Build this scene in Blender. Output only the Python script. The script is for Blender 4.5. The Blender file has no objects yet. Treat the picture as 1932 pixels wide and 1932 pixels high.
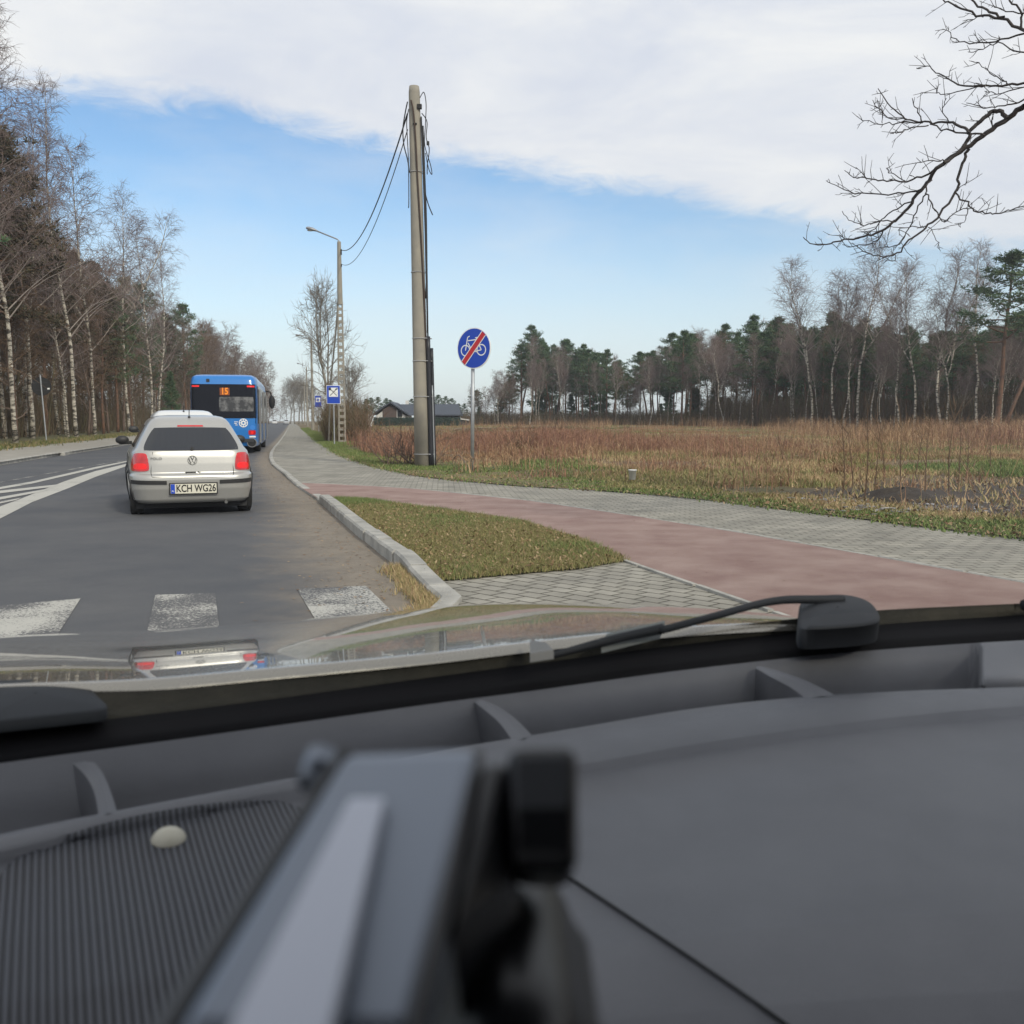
import bpy, math, random
import numpy as np
from mathutils import Vector, Matrix
from mathutils.geometry import tessellate_polygon
R = math.radians
random.seed(7); rng = np.random.default_rng(7)
SC = bpy.context.scene
# ---------------------------------------------------------------- camera
F_PX, CX, HOR, CAMZ = 1860.0, 966.0, 793.0, 1.28       # focal length and horizon row on a 1932-wide frame
TH = math.atan((CX - HOR) / F_PX)
cam_d = bpy.data.cameras.new('camera'); cam = bpy.data.objects.new('camera', cam_d)
SC.collection.objects.link(cam); SC.camera = cam
cam.location = (0, 0, CAMZ); cam.rotation_euler = (math.pi/2 - TH, 0, 0)
cam_d.sensor_width = 36; cam_d.lens = F_PX/1932*36; cam_d.clip_start = 0.02; cam_d.clip_end = 9000
cam_d.dof.use_dof = True; cam_d.dof.focus_distance = 16.0; cam_d.dof.aperture_fstop = 9.0
# ---------------------------------------------------------------- world, sun, exposure
CT, ST = math.cos(TH), math.sin(TH)
def ray(px, py):
    a, b = px - CX, CX - py
    return Vector((a, F_PX*CT + b*ST, -F_PX*ST + b*CT))
SUN_EL, SUN_AZ = R(33), R(146)     # azimuth clockwise from +Y
W = bpy.data.worlds.new('World'); SC.world = W; W.use_nodes = True
nt = W.node_tree; nt.nodes.clear(); N = nt.nodes.new; L = nt.links.new
out = N('ShaderNodeOutputWorld'); bg = N('ShaderNodeBackground'); bg.inputs[1].default_value = 0.10
sky = N('ShaderNodeTexSky'); sky.sky_type = 'NISHITA'; sky.sun_disc = False
sky.sun_elevation = SUN_EL; sky.sun_rotation = SUN_AZ
sky.air_density = 1.0; sky.dust_density = 0.35; sky.ozone_density = 2.2; sky.altitude = 200
tc = N('ShaderNodeTexCoord')
p1, p2 = ray(150, 172).normalized(), ray(1932, 492).normalized()
nrm = p1.cross(p2).normalized()
if nrm.z < 0: nrm = -nrm
dot = N('ShaderNodeVectorMath'); dot.operation = 'DOT_PRODUCT'; dot.inputs[1].default_value = nrm
L(tc.outputs['Generated'], dot.inputs[0])
mp = N('ShaderNodeMapping'); mp.inputs['Scale'].default_value = (3.0, 1.6, 9.0); mp.inputs['Rotation'].default_value = (0, R(-9), 0)
L(tc.outputs['Generated'], mp.inputs[0])
def noise(tree, vec, scale, detail=5, rough=.55, dist=0):
    n = tree.nodes.new('ShaderNodeTexNoise'); n.inputs['Scale'].default_value = scale
    n.inputs['Detail'].default_value = detail; n.inputs['Roughness'].default_value = rough
    n.inputs['Distortion'].default_value = dist
    if vec: tree.links.new(vec, n.inputs['Vector'])
    return n
n1 = noise(nt, mp.outputs[0], 1.3, 8, .6, .3)
m1 = N('ShaderNodeMath'); m1.operation = 'MULTIPLY_ADD'; m1.inputs[1].default_value = .06; m1.inputs[2].default_value = -.03
L(n1.outputs[0], m1.inputs[0])
n4 = noise(nt, mp.outputs[0], 5.5, 9, .68, .8); m4 = N('ShaderNodeMath'); m4.operation = 'MULTIPLY_ADD'; m4.inputs[1].default_value = .045; L(n4.outputs[0], m4.inputs[0]); L(m1.outputs[0], m4.inputs[2]); m1 = N('ShaderNodeMath'); m1.operation = 'SUBTRACT'; m1.inputs[1].default_value = .0225; L(m4.outputs[0], m1.inputs[0])
ad = N('ShaderNodeMath'); ad.operation = 'ADD'; L(dot.outputs['Value'], ad.inputs[0]); L(m1.outputs[0], ad.inputs[1])
mr = N('ShaderNodeMapRange'); mr.interpolation_type = 'SMOOTHSTEP'
mr.inputs['From Min'].default_value = -.014; mr.inputs['From Max'].default_value = .018
L(ad.outputs[0], mr.inputs['Value'])
# thin veil below the bank
n3 = noise(nt, mp.outputs[0], .9, 7, .6, .2)
mv = N('ShaderNodeMapRange'); mv.inputs['From Min'].default_value = .48; mv.inputs['From Max'].default_value = .8; mv.inputs['To Max'].default_value = .42
L(n3.outputs[0], mv.inputs['Value'])
mx0 = N('ShaderNodeMath'); mx0.operation = 'MAXIMUM'; L(mr.outputs[0], mx0.inputs[0]); L(mv.outputs[0], mx0.inputs[1])
n2 = noise(nt, mp.outputs[0], 1.3, 9, .62, .5)
cr = N('ShaderNodeValToRGB'); cr.color_ramp.elements[0].position = .32; cr.color_ramp.elements[1].position = .68
cr.color_ramp.elements[0].color = (6.7, 7.0, 8.0, 1); cr.color_ramp.elements[1].color = (8.7, 8.65, 8.8, 1)
L(n2.outputs[0], cr.inputs[0])
hs = N('ShaderNodeHueSaturation'); hs.inputs['Saturation'].default_value = 1.08; hs.inputs['Value'].default_value = 1.36
L(sky.outputs[0], hs.inputs['Color'])
mx = N('ShaderNodeMix'); mx.data_type = 'RGBA'
L(mx0.outputs[0], mx.inputs[0]); L(hs.outputs[0], mx.inputs[6]); L(cr.outputs[0], mx.inputs[7])
sx_ = N('ShaderNodeSeparateXYZ'); L(tc.outputs['Generated'], sx_.inputs[0])
hz = N('ShaderNodeMapRange'); hz.interpolation_type = 'SMOOTHSTEP'; hz.inputs[1].default_value = -.02; hz.inputs[2].default_value = .26; hz.inputs[3].default_value = .85; hz.inputs[4].default_value = 0
L(sx_.outputs['Z'], hz.inputs[0]); mh = N('ShaderNodeMix'); mh.data_type = 'RGBA'; mh.inputs[7].default_value = (7.4, 8.0, 8.5, 1)
L(hz.outputs[0], mh.inputs[0]); L(mx.outputs[2], mh.inputs[6]); L(mh.outputs[2], bg.inputs[0]); L(bg.outputs[0], out.inputs[0])
sun_d = bpy.data.lights.new('sun', 'SUN'); sun = bpy.data.objects.new('sun', sun_d); SC.collection.objects.link(sun)
sun_d.energy = 2.5; sun_d.angle = R(6); sun_d.color = (1, .92, .79)
sd = Vector((math.sin(SUN_AZ)*math.cos(SUN_EL), math.cos(SUN_AZ)*math.cos(SUN_EL), math.sin(SUN_EL)))
sun.rotation_euler = sd.to_track_quat('Z', 'Y').to_euler()
vs = SC.view_settings; vs.view_transform = 'Standard'; vs.look = 'None'; vs.gamma = 1; vs.exposure = .14; vs.use_curve_mapping = False
SC.cycles.max_bounces = 6; SC.cycles.transparent_max_bounces = 16; SC.cycles.volume_bounces = 0
SC.cycles.use_denoising = True
# ---------------------------------------------------------------- helpers
def G(px, py, z=0.0):                 # where the sight line of a photo point meets height z
    r = ray(px, py); t = (z - CAMZ)/r.z
    return Vector((r.x*t, r.y*t, z))
def D(px, py, d):                     # point on a sight line at depth d along the view axis
    r = ray(px, py); return Vector((0, 0, CAMZ)) + r*(d/F_PX)
def P(px, d, z=0.0):                  # ground place at column px and distance d
    r = ray(px, HOR); return Vector((r.x*d/r.y, d, z))
def Hgt(py, d): return CAMZ + d*math.tan(math.atan((CX-py)/F_PX) - TH)
def mat(name, col, rough=.7, metal=0, col2=None, nscale=5, lo=.35, hi=.65, bump=0, bscale=30, spec=.5, coat=0, emit=None, estr=0, detail=6, island=None):
    m = bpy.data.materials.new(name); m.use_nodes = True; t = m.node_tree; b = t.nodes['Principled BSDF']
    b.inputs['Roughness'].default_value = rough; b.inputs['Metallic'].default_value = metal
    b.inputs['Specular IOR Level'].default_value = spec; b.inputs['Coat Weight'].default_value = coat
    b.inputs['Coat Roughness'].default_value = .06
    b.inputs['Base Color'].default_value = (*col, 1)
    tcn = t.nodes.new('ShaderNodeTexCoord')
    if island:
        g = t.nodes.new('ShaderNodeNewGeometry'); r = t.nodes.new('ShaderNodeValToRGB')
        els = r.color_ramp.elements
        for i, c in enumerate(island):
            e = els[i] if i < 2 else els.new(i/(len(island)-1))
            e.position = i/(len(island)-1); e.color = (*c, 1)
        t.links.new(g.outputs['Random Per Island'], r.inputs[0]); t.links.new(r.outputs[0], b.inputs['Base Color'])
    elif col2:
        n = noise(t, tcn.outputs['Object'], nscale, detail, .6)
        mr = t.nodes.new('ShaderNodeMapRange'); mr.inputs[1].default_value = lo; mr.inputs[2].default_value = hi
        t.links.new(n.outputs[0], mr.inputs[0])
        mi = t.nodes.new('ShaderNodeMix'); mi.data_type = 'RGBA'; mi.inputs[6].default_value = (*col, 1); mi.inputs[7].default_value = (*col2, 1)
        t.links.new(mr.outputs[0], mi.inputs[0]); t.links.new(mi.outputs[2], b.inputs['Base Color'])
    if bump:
        n = noise(t, tcn.outputs['Object'], bscale, 5, .6)
        bp = t.nodes.new('ShaderNodeBump'); bp.inputs['Strength'].default_value = bump; bp.inputs['Distance'].default_value = .02
        t.links.new(n.outputs[0], bp.inputs['Height']); t.links.new(bp.outputs[0], b.inputs['Normal'])
    if emit: b.inputs['Emission Color'].default_value = (*emit, 1); b.inputs['Emission Strength'].default_value = estr
    return m
class MB:
    def __init__(s): s.v = []; s.f = []; s.m = []
    def add(s, vs, fs, mi=0):
        o = len(s.v); s.v += [tuple(v) for v in vs]; s.f += [tuple(i+o for i in f) for f in fs]; s.m += [mi]*len(fs); return s
    def box(s, c, size, rot=None, mi=0, taper=1.0):
        hx, hy, hz = [a/2 for a in size]; vs = []
        for z in (-1, 1):
            k = taper if z > 0 else 1
            for x, y in ((-1,-1),(1,-1),(1,1),(-1,1)): vs.append(Vector((x*hx*k, y*hy*k, z*hz)))
        if rot is not None: vs = [rot @ v for v in vs]
        c = Vector(c)
        return s.add([v + c for v in vs], [(0,3,2,1),(4,5,6,7),(0,1,5,4),(1,2,6,5),(2,3,7,6),(3,0,4,7)], mi)
    def tube(s, pts, rads, n=6, cap=True, mi=0):
        pts = [Vector(p) for p in pts]
        if not hasattr(rads, '__len__'): rads = [rads]*len(pts)
        vs = []; fs = []
        d0 = (pts[1]-pts[0]).normalized()
        up = Vector((0,0,1)) if abs(d0.z) < .9 else Vector((1,0,0))
        a = d0.cross(up).normalized()
        for i, p in enumerate(pts):
            d = (pts[min(i+1, len(pts)-1)] - pts[max(i-1, 0)])
            if d.length < 1e-9: d = d0
            d.normalize(); a = (a - d*a.dot(d)).normalized(); b = d.cross(a)
            for k in range(n):
                w = 2*math.pi*k/n; vs.append(p + (a*math.cos(w) + b*math.sin(w))*rads[i])
        for i in range(len(pts)-1):
            for k in range(n):
                fs.append((i*n+k, i*n+(k+1)%n, (i+1)*n+(k+1)%n, (i+1)*n+k))
        if cap: fs.append(tuple(range(n-1,-1,-1))); fs.append(tuple((len(pts)-1)*n+k for k in range(n)))
        return s.add(vs, fs, mi)
    def prism(s, poly, depth_vec, mi=0):          # closed outline swept by a vector
        n = len(poly); P0 = [Vector(p) for p in poly]; dv = Vector(depth_vec)
        tri = tessellate_polygon([P0])
        fs = [tuple(t) for t in tri] + [tuple(i+n for i in reversed(t)) for t in tri]
        fs += [(i, (i+1)%n, (i+1)%n+n, i+n) for i in range(n)]
        return s.add(P0 + [p+dv for p in P0], fs, mi)
    def grid(s, rows, mi=0, flip=False):
        nr, nc = len(rows), len(rows[0]); vs = [p for r in rows for p in r]
        fs = [(i*nc+j, i*nc+j+1, (i+1)*nc+j+1, (i+1)*nc+j) for i in range(nr-1) for j in range(nc-1)]
        if flip: fs = [f[::-1] for f in fs]
        return s.add(vs, fs, mi)
    def ball(s, c, r, n=12, sc=(1,1,1), mi=0):
        rows = []
        for i in range(n//2+1):
            a = math.pi*i/(n//2); rows.append([(c[0]+r*sc[0]*math.sin(a)*math.cos(2*math.pi*j/n), c[1]+r*sc[1]*math.sin(a)*math.sin(2*math.pi*j/n), c[2]+r*sc[2]*math.cos(a)) for j in range(n+1)])
        return s.grid(rows, mi)
    def build(s, name, mats, parent=None, smooth=False, bevel=0, weld=False, solid=0, fixn=True):
        me = bpy.data.meshes.new(name); me.from_pydata(s.v, [], s.f)
        if not isinstance(mats, (list, tuple)): mats = [mats]
        for m in mats: me.materials.append(m)
        if len(mats) > 1: me.polygons.foreach_set('material_index', s.m)
        if smooth: me.polygons.foreach_set('use_smooth', [True]*len(me.polygons))
        if weld or fixn and len(s.f) < 60000:
            import bmesh
            bm = bmesh.new(); bm.from_mesh(me)
            if weld: bmesh.ops.remove_doubles(bm, verts=bm.verts, dist=1e-4)
            bmesh.ops.recalc_face_normals(bm, faces=bm.faces); bm.to_mesh(me); bm.free()
        me.update()
        o = bpy.data.objects.new(name, me); SC.collection.objects.link(o)
        if parent: o.parent = parent
        if solid: md = o.modifiers.new('s', 'SOLIDIFY'); md.thickness = solid
        if bevel: md = o.modifiers.new('b', 'BEVEL'); md.width = bevel; md.segments = 3; md.limit_method = 'ANGLE'; md.angle_limit = R(40)
        return o
def tag(o, label=None, cat=None, group=None, kind=None):
    if label: o['label'] = label
    if cat: o['category'] = cat
    if group: o['group'] = group
    if kind: o['kind'] = kind
    return o
def empty(name, loc, rz=0, label=None, cat=None, group=None):
    e = bpy.data.objects.new(name, None); SC.collection.objects.link(e); e.empty_display_size = .3
    e.location = loc; e.rotation_euler = (0, 0, rz); return tag(e, label, cat, group)
def copy_tree(o, parent=None):
    c = o.copy(); SC.collection.objects.link(c)
    if parent: c.parent = parent
    for ch in list(o.children): copy_tree(ch, c)
    return c
def sheet(name, pts, z, m, label=None):
    mb = MB(); V = [Vector((p[0], p[1], z)) for p in pts]; mb.add(V, [tuple(t) for t in tessellate_polygon([V])])
    o = mb.build(name, m, fixn=False)
    me = o.data
    if sum(p.normal.z for p in me.polygons) < 0: me.flip_normals()
    return tag(o, label, None, None, 'structure')
def poly_px(l, z): return [G(x, y, z) for x, y in l]
def smooth_curve(pts, n=8):
    P_ = [Vector(p) for p in pts]; o = []
    for i in range(len(P_)-1):
        a, b, c, d = P_[max(i-1,0)], P_[i], P_[i+1], P_[min(i+2, len(P_)-1)]
        for k in range(n):
            t = k/n; o.append(.5*((2*b) + (c-a)*t + (2*a-5*b+4*c-d)*t*t + (3*b-a-3*c+d)*t**3))
    o.append(P_[-1]); return o
def text_mesh(body, size, name, m, parent, mw, extrude=.001, align='CENTER', sx=1, bold=0):
    cu = bpy.data.curves.new(name, 'FONT'); cu.body = body; cu.size = size; cu.align_x = align; cu.align_y = 'CENTER'; cu.extrude = extrude; cu.offset = bold
    tmp = bpy.data.objects.new(name, cu); SC.collection.objects.link(tmp); dg = bpy.context.evaluated_depsgraph_get()
    me = bpy.data.meshes.new_from_object(tmp.evaluated_get(dg)); bpy.data.objects.remove(tmp)
    me.transform(mw @ Matrix.Diagonal((sx, 1, 1, 1))); me.materials.clear(); me.materials.append(m)
    o = bpy.data.objects.new(name, me); SC.collection.objects.link(o); o.parent = parent; return o
def pnoise(x, y, s=1.0, seed=0):      # cheap smooth noise, numpy friendly, ~0..1
    r = np.random.default_rng(seed); v = 0; a = 1; tot = 0
    for o in range(4):
        for k in range(3):
            th = r.uniform(0, 6.28); ph = r.uniform(0, 6.28); f = s*2**o*r.uniform(.7, 1.3)
            v = v + a*np.sin(f*(x*np.cos(th)+y*np.sin(th)) + ph + 1.3*np.sin(f*.6*(x*np.sin(th)-y*np.cos(th))+ph)); tot += a
        a *= .6
    return .5 + .5*v/tot*1.8
# ---------------------------------------------------------------- materials
M = {}
M['soil'] = mat('soil', (.115,.10,.055), .95, col2=(.19,.13,.075), nscale=.35, bump=.8, bscale=4)
def field_material():
    m = mat('field_soil', (.10,.09,.045), .97, bump=1, bscale=6); t = m.node_tree; b = t.nodes['Principled BSDF']
    tcn = t.nodes.new('ShaderNodeTexCoord')
    n = noise(t, tcn.outputs['Object'], .22, 9, .65, .4); r = t.nodes.new('ShaderNodeValToRGB'); e = r.color_ramp.elements
    e[0].position = .30; e[0].color = (.075,.08,.03,1); e[1].position = .72; e[1].color = (.16,.085,.05,1)
    x = e.new(.42); x.color = (.12,.10,.045,1); x = e.new(.55); x.color = (.19,.135,.07,1); x = e.new(.63); x.color = (.12,.075,.045,1)
    t.links.new(n.outputs[0], r.inputs[0])
    n2 = noise(t, tcn.outputs['Object'], 7, 9, .8); mr = t.nodes.new('ShaderNodeMapRange'); mr.inputs[1].default_value = .3; mr.inputs[2].default_value = .7; mr.inputs[3].default_value = .35; mr.inputs[4].default_value = 1.6
    t.links.new(n2.outputs[0], mr.inputs[0])
    mi = t.nodes.new('ShaderNodeVectorMath'); mi.operation = 'SCALE'; t.links.new(r.outputs[0], mi.inputs[0]); t.links.new(mr.outputs[0], mi.inputs['Scale'])
    # bare dark earth patch by the path on the right (vertex attribute)
    at = t.nodes.new('ShaderNodeAttribute'); at.attribute_name = 'bare'
    ms = t.nodes.new('ShaderNodeMath'); ms.operation = 'MULTIPLY_ADD'; ms.inputs[1].default_value = .9; ms.inputs[2].default_value = -.45; t.links.new(n2.outputs[0], ms.inputs[0])
    ma = t.nodes.new('ShaderNodeMath'); ma.operation = 'ADD'; ma.use_clamp = True; t.links.new(at.outputs['Fac'], ma.inputs[0]); t.links.new(ms.outputs[0], ma.inputs[1])
    mm = t.nodes.new('ShaderNodeMix'); mm.data_type = 'RGBA'; mm.inputs[7].default_value = (.055,.043,.035,1)
    mu = t.nodes.new('ShaderNodeMath'); mu.operation = 'MULTIPLY'; t.links.new(ma.outputs[0], mu.inputs[0]); t.links.new(at.outputs['Fac'], mu.inputs[1])
    t.links.new(mu.outputs[0], mm.inputs[0]); t.links.new(mi.outputs[0], mm.inputs[6]); t.links.new(mm.outputs[2], b.inputs['Base Color'])
    return m
M['field'] = field_material()
def asphalt_material():
    m = mat('asphalt', (.06,.063,.07), .8, bump=.35, bscale=130); t = m.node_tree; b = t.nodes['Principled BSDF']
    tcn = t.nodes.new('ShaderNodeTexCoord')
    n = noise(t, tcn.outputs['Object'], .55, 10, .7); r = t.nodes.new('ShaderNodeValToRGB'); e = r.color_ramp.elements
    e[0].position = .3; e[0].color = (.052,.056,.066,1); e[1].position = .72; e[1].color = (.100,.100,.102,1)
    t.links.new(n.outputs[0], r.inputs[0])
    g = noise(t, tcn.outputs['Object'], 90, 3, .8); mr = t.nodes.new('ShaderNodeMapRange'); mr.inputs[1].default_value = .3; mr.inputs[2].default_value = .7; mr.inputs[3].default_value = .72; mr.inputs[4].default_value = 1.3
    t.links.new(g.outputs[0], mr.inputs[0])
    sc = t.nodes.new('ShaderNodeVectorMath'); sc.operation = 'SCALE'; t.links.new(r.outputs[0], sc.inputs[0]); t.links.new(mr.outputs[0], sc.inputs['Scale'])
    at = t.nodes.new('ShaderNodeAttribute'); at.attribute_name = 'dirt'
    n2 = noise(t, tcn.outputs['Object'], 1.6, 6, .6, .3)
    ms = t.nodes.new('ShaderNodeMath'); ms.operation = 'MULTIPLY_ADD'; ms.inputs[1].default_value = .8; ms.inputs[2].default_value = -.40; t.links.new(n2.outputs[0], ms.inputs[0])
    ma = t.nodes.new('ShaderNodeMath'); ma.operation = 'ADD'; t.links.new(at.outputs['Fac'], ma.inputs[0]); t.links.new(ms.outputs[0], ma.inputs[1])
    ss = t.nodes.new('ShaderNodeMapRange'); ss.interpolation_type = 'SMOOTHSTEP'; ss.inputs[1].default_value = .12; ss.inputs[2].default_value = .8; t.links.new(ma.outputs[0], ss.inputs[0])
    d = noise(t, tcn.outputs['Object'], 3.5, 12, .85); dr = t.nodes.new('ShaderNodeValToRGB'); e = dr.color_ramp.elements
    e[0].position = .25; e[0].color = (.13,.108,.082,1); e[1].position = .75; e[1].color = (.27,.23,.18,1)
    t.links.new(d.outputs[0], dr.inputs[0])
    mm = t.nodes.new('ShaderNodeMix'); mm.data_type = 'RGBA'; t.links.new(ss.outputs[0], mm.inputs[0]); t.links.new(sc.outputs[0], mm.inputs[6]); t.links.new(dr.outputs[0], mm.inputs[7])
    t.links.new(mm.outputs[2], b.inputs['Base Color']); return m
M['asphalt'] = asphalt_material()
M['red_asphalt'] = mat('red_asphalt', (.275,.17,.148), .9, col2=(.40,.285,.248), nscale=1.7, bump=.9, bscale=160, lo=.33, hi=.67, detail=15)
def paving_material(name, ang, bw, bh, c1, c2, mortar, msize=.012, shift=(0,0)):
    m = mat(name, c1, .9, bump=.0); t = m.node_tree; b = t.nodes['Principled BSDF']
    tcn = t.nodes.new('ShaderNodeTexCoord'); mp = t.nodes.new('ShaderNodeMapping'); mp.inputs['Rotation'].default_value = (0, 0, ang)
    t.links.new(tcn.outputs['Object'], mp.inputs[0])
    br = t.nodes.new('ShaderNodeTexBrick'); t.links.new(mp.outputs[0], br.inputs[0])
    br.inputs['Scale'].default_value = 1; br.inputs['Brick Width'].default_value = bw; br.inputs['Row Height'].default_value = bh
    br.inputs['Mortar Size'].default_value = msize; br.inputs['Mortar Smooth'].default_value = .4
    br.inputs['Color1'].default_value = (*c1, 1); br.inputs['Color2'].default_value = (*c2, 1); br.inputs['Mortar'].default_value = (*mortar, 1)
    n = noise(t, tcn.outputs['Object'], 1.6, 9, .7); mr = t.nodes.new('ShaderNodeMapRange'); mr.inputs[1].default_value = .3; mr.inputs[2].default_value = .7; mr.inputs[3].default_value = .58; mr.inputs[4].default_value = 1.25
    t.links.new(n.outputs[0], mr.inputs[0])
    sc = t.nodes.new('ShaderNodeVectorMath'); sc.operation = 'SCALE'; t.links.new(br.outputs[0], sc.inputs[0]); t.links.new(mr.outputs[0], sc.inputs['Scale'])
    t.links.new(sc.outputs[0], b.inputs['Base Color'])
    bp = t.nodes.new('ShaderNodeBump'); bp.invert = True; bp.inputs['Strength'].default_value = .7; bp.inputs['Distance'].default_value = .008
    t.links.new(br.outputs['Fac'], bp.inputs['Height']); t.links.new(bp.outputs[0], b.inputs['Normal'])
    return m
M['blocks'] = paving_material('paving_blocks', R(-4), .205, .135, (.33,.31,.262), (.27,.258,.218), (.12,.11,.085), .010)
M['blocks_near'] = paving_material('paving_near', R(45), .205, .15, (.33,.312,.265), (.265,.25,.21), (.055,.048,.03), .010)
M['concrete'] = mat('concrete', (.30,.29,.265), .9, col2=(.40,.385,.35), nscale=7, bump=.4, bscale=60)
M['kerb'] = mat('kerb_concrete', (.27,.265,.245), .92, col2=(.44,.425,.385), nscale=3.5, bump=.6, bscale=40)
M['pole'] = mat('pole_concrete', (.25,.235,.205), .92, col2=(.31,.285,.235), nscale=2.2, bump=.4, bscale=35)
M['galv'] = mat('galvanised', (.42,.44,.46), .5, .6, col2=(.34,.36,.38), nscale=8)
M['lampmetal'] = mat('lamp_metal', (.30,.31,.33), .5, .4)
M['cable'] = mat('cable_black', (.012,.013,.016), .6)
M['cable_brown'] = mat('cable_brown', (.05,.03,.022), .7)
M['pvc'] = mat('conduit_plastic', (.014,.015,.02), .45)
M['white'] = mat('white_paint', (.78,.79,.78), .5)
M['blue'] = mat('sign_blue', (.006,.055,.44), .45)
M['red'] = mat('sign_red', (.50,.018,.03), .45)
M['black'] = mat('matt_black', (.012,.012,.013), .7)
M['darkgrey'] = mat('dark_grey', (.035,.037,.04), .8)
def marking_material(name, thr):
    m = mat(name, (.60,.59,.55), .8, bump=.3, bscale=90); t = m.node_tree; b = t.nodes['Principled BSDF']
    tcn = t.nodes.new('ShaderNodeTexCoord'); n = noise(t, tcn.outputs['Object'], 48, 8, .8); big = noise(t, tcn.outputs['Object'], 1.7, 3, .5)
    ad = t.nodes.new('ShaderNodeMath'); ad.operation = 'MULTIPLY_ADD'; ad.inputs[1].default_value = .55; t.links.new(big.outputs[0], ad.inputs[0]); t.links.new(n.outputs[0], ad.inputs[2])
    mr = t.nodes.new('ShaderNodeMapRange'); mr.inputs[1].default_value = thr; mr.inputs[2].default_value = thr+.06; t.links.new(ad.outputs[0], mr.inputs[0])
    mm = t.nodes.new('ShaderNodeMix'); mm.data_type = 'RGBA'; mm.inputs[6].default_value = (.085,.085,.088,1); mm.inputs[7].default_value = (.44,.43,.39,1)
    t.links.new(mr.outputs[0], mm.inputs[0]); t.links.new(mm.outputs[2], b.inputs['Base Color']); return m
M['mark'] = marking_material('road_marking', .74); M['mark_worn'] = marking_material('road_marking_worn', .80)
M['mark_new'] = marking_material('road_marking_solid', .60)
# ---------------------------------------------------------------- ground, roads
big = MB(); big.add([(-1500,-1500,-.12),(1500,-1500,-.12),(1500,1500,-.12),(-1500,1500,-.12)], [(0,1,2,3)])
tag(big.build('ground', M['soil']), kind='structure')
ZP = .04          # paved paths
right_px = [(548,798.2),(541,811),(529,829),(515,846),(508,860),(512,876),(530,892),(560,918),(603,948),(650,990),(700,1032),(742,1064),(775,1096),(800,1120),(835,1148),(890,1190)]
RK = [G(x, y) for x, y in right_px]; RK = [RK[0] + (RK[0]-RK[1])*1.2] + RK + [Vector((3.2,3.2,0)), Vector((6.5,.5,0)), Vector((9,-6,0))]
RKs = smooth_curve(RK, 8)
left_px = [(499,799),(440,806.5),(240,840.5),(120,859.5),(0,880),(-220,921)]
LK = [G(x, y) for x, y in left_px]; LK = [LK[0] + (LK[0]-LK[1])*.5] + LK + [Vector((-9.2,2,0)), Vector((-6.5,-6,0))]
LKs = smooth_curve(LK, 12)
def resample(c, n):
    d = [0]
    for a, b in zip(c, c[1:]): d.append(d[-1] + (b-a).length)
    o = []; j = 0
    for k in range(n):
        t = d[-1]*k/(n-1)
        while j < len(c)-2 and d[j+1] < t: j += 1
        u = (t-d[j])/max(1e-9, d[j+1]-d[j]); o.append(c[j].lerp(c[j+1], min(1, u)))
    return o
# asphalt: matched strip between the kerbs, param by forward distance
def at_y(c, y):
    for a, b in zip(c, c[1:]):
        if (a.y-y)*(b.y-y) <= 0 and abs(a.y-b.y) > 1e-9: return a.lerp(b, (y-a.y)/(b.y-a.y))
    return c[-1] if y < c[-1].y else c[0]
ys = list(np.geomspace(3.3, min(RKs[0].y, LKs[0].y), 130))
rows = []
RKn = np.array([(p.x, p.y) for p in RKs])
for y in [-6, -3, 0, 1.5, 2.5] + ys:
    l = at_y(LKs, max(y, -5.9)); r = at_y(RKs, y)
    if y < 3.3: r = Vector((2.9 + (3.3-y)*.6, y, 0))
    l = Vector((l.x-.2, y, 0)); r = Vector((r.x+.12, y, 0))
    rows.append([l.lerp(r, 1-(1-k/70)**1.0) for k in range(71)])
mb = MB(); mb.grid(rows); road = mb.build('road', M['asphalt'], fixn=False)
if road.data.polygons[0].normal.z < 0: road.data.flip_normals()
def segdist(px, py, C):
    a = C[:-1]; b = C[1:]; ab = b-a; p = np.stack([px, py], -1)[:, None, :]
    t = np.clip(((p-a)*ab).sum(-1)/((ab**2).sum(-1)+1e-12), 0, 1); q = a+ab*t[..., None]
    return np.sqrt(((p-q)**2).sum(-1)).min(1)
co = np.array([v.co for v in road.data.vertices]); dd = segdist(co[:,0], co[:,1], RKn)
wid = np.interp(co[:,1], [0, 6, 9, 14, 24, 36, 60], [1.3, 1.3, 1.45, 1.2, .8, .6, .5])
at = road.data.attributes.new('dirt', 'FLOAT', 'POINT'); at.data.foreach_set('value', np.clip(1.05-dd/wid, 0, 1).astype(np.float32))
tag(road, kind='structure')
# dirt strewn over the asphalt by the kerb is in the road; markings
def mark(name, pts, m, z=.004): return sheet(name, poly_px(pts, 0), z, m)
HD = R(17.8); fw = Vector((-math.sin(HD), math.cos(HD), 0)); rt = Vector((math.cos(HD), math.sin(HD), 0))
def zebra(l, r, m):
    a, b = G(*l), G(*r); sheet('road_marking', [a, b, b - fw*3.6, a - fw*3.6], .004, m)
zebra((-40,1147), (152,1130), M['mark']); zebra((293,1123), (406,1120), M['mark_worn']); zebra((560,1112), (690,1106), M['mark'])
mark('road_marking', [(-60,978),(-60,1010),(60,948),(130,921),(180,900),(246,877),(246,873.5),(180,889),(120,909),(30,945)], M['mark_new'])
mark('road_marking', [(-60,934),(-60,930),(60,909),(180,881.5),(246,868.5),(246,870.3),(180,885),(60,913)], M['mark_new'], .006)
for bar in (((-60,936),(0,926.5),(110,914.5),(106,918.5),(0,931.5),(-60,941.5)), ((-60,950),(0,938.5),(92,922.5),(86,927),(0,943.5),(-60,956)), ((-60,961),(0,947.5),(40,940),(30,944.5),(0,951),(-60,966))):
    mark('road_marking', bar, M['mark_new'], .008)
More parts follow.
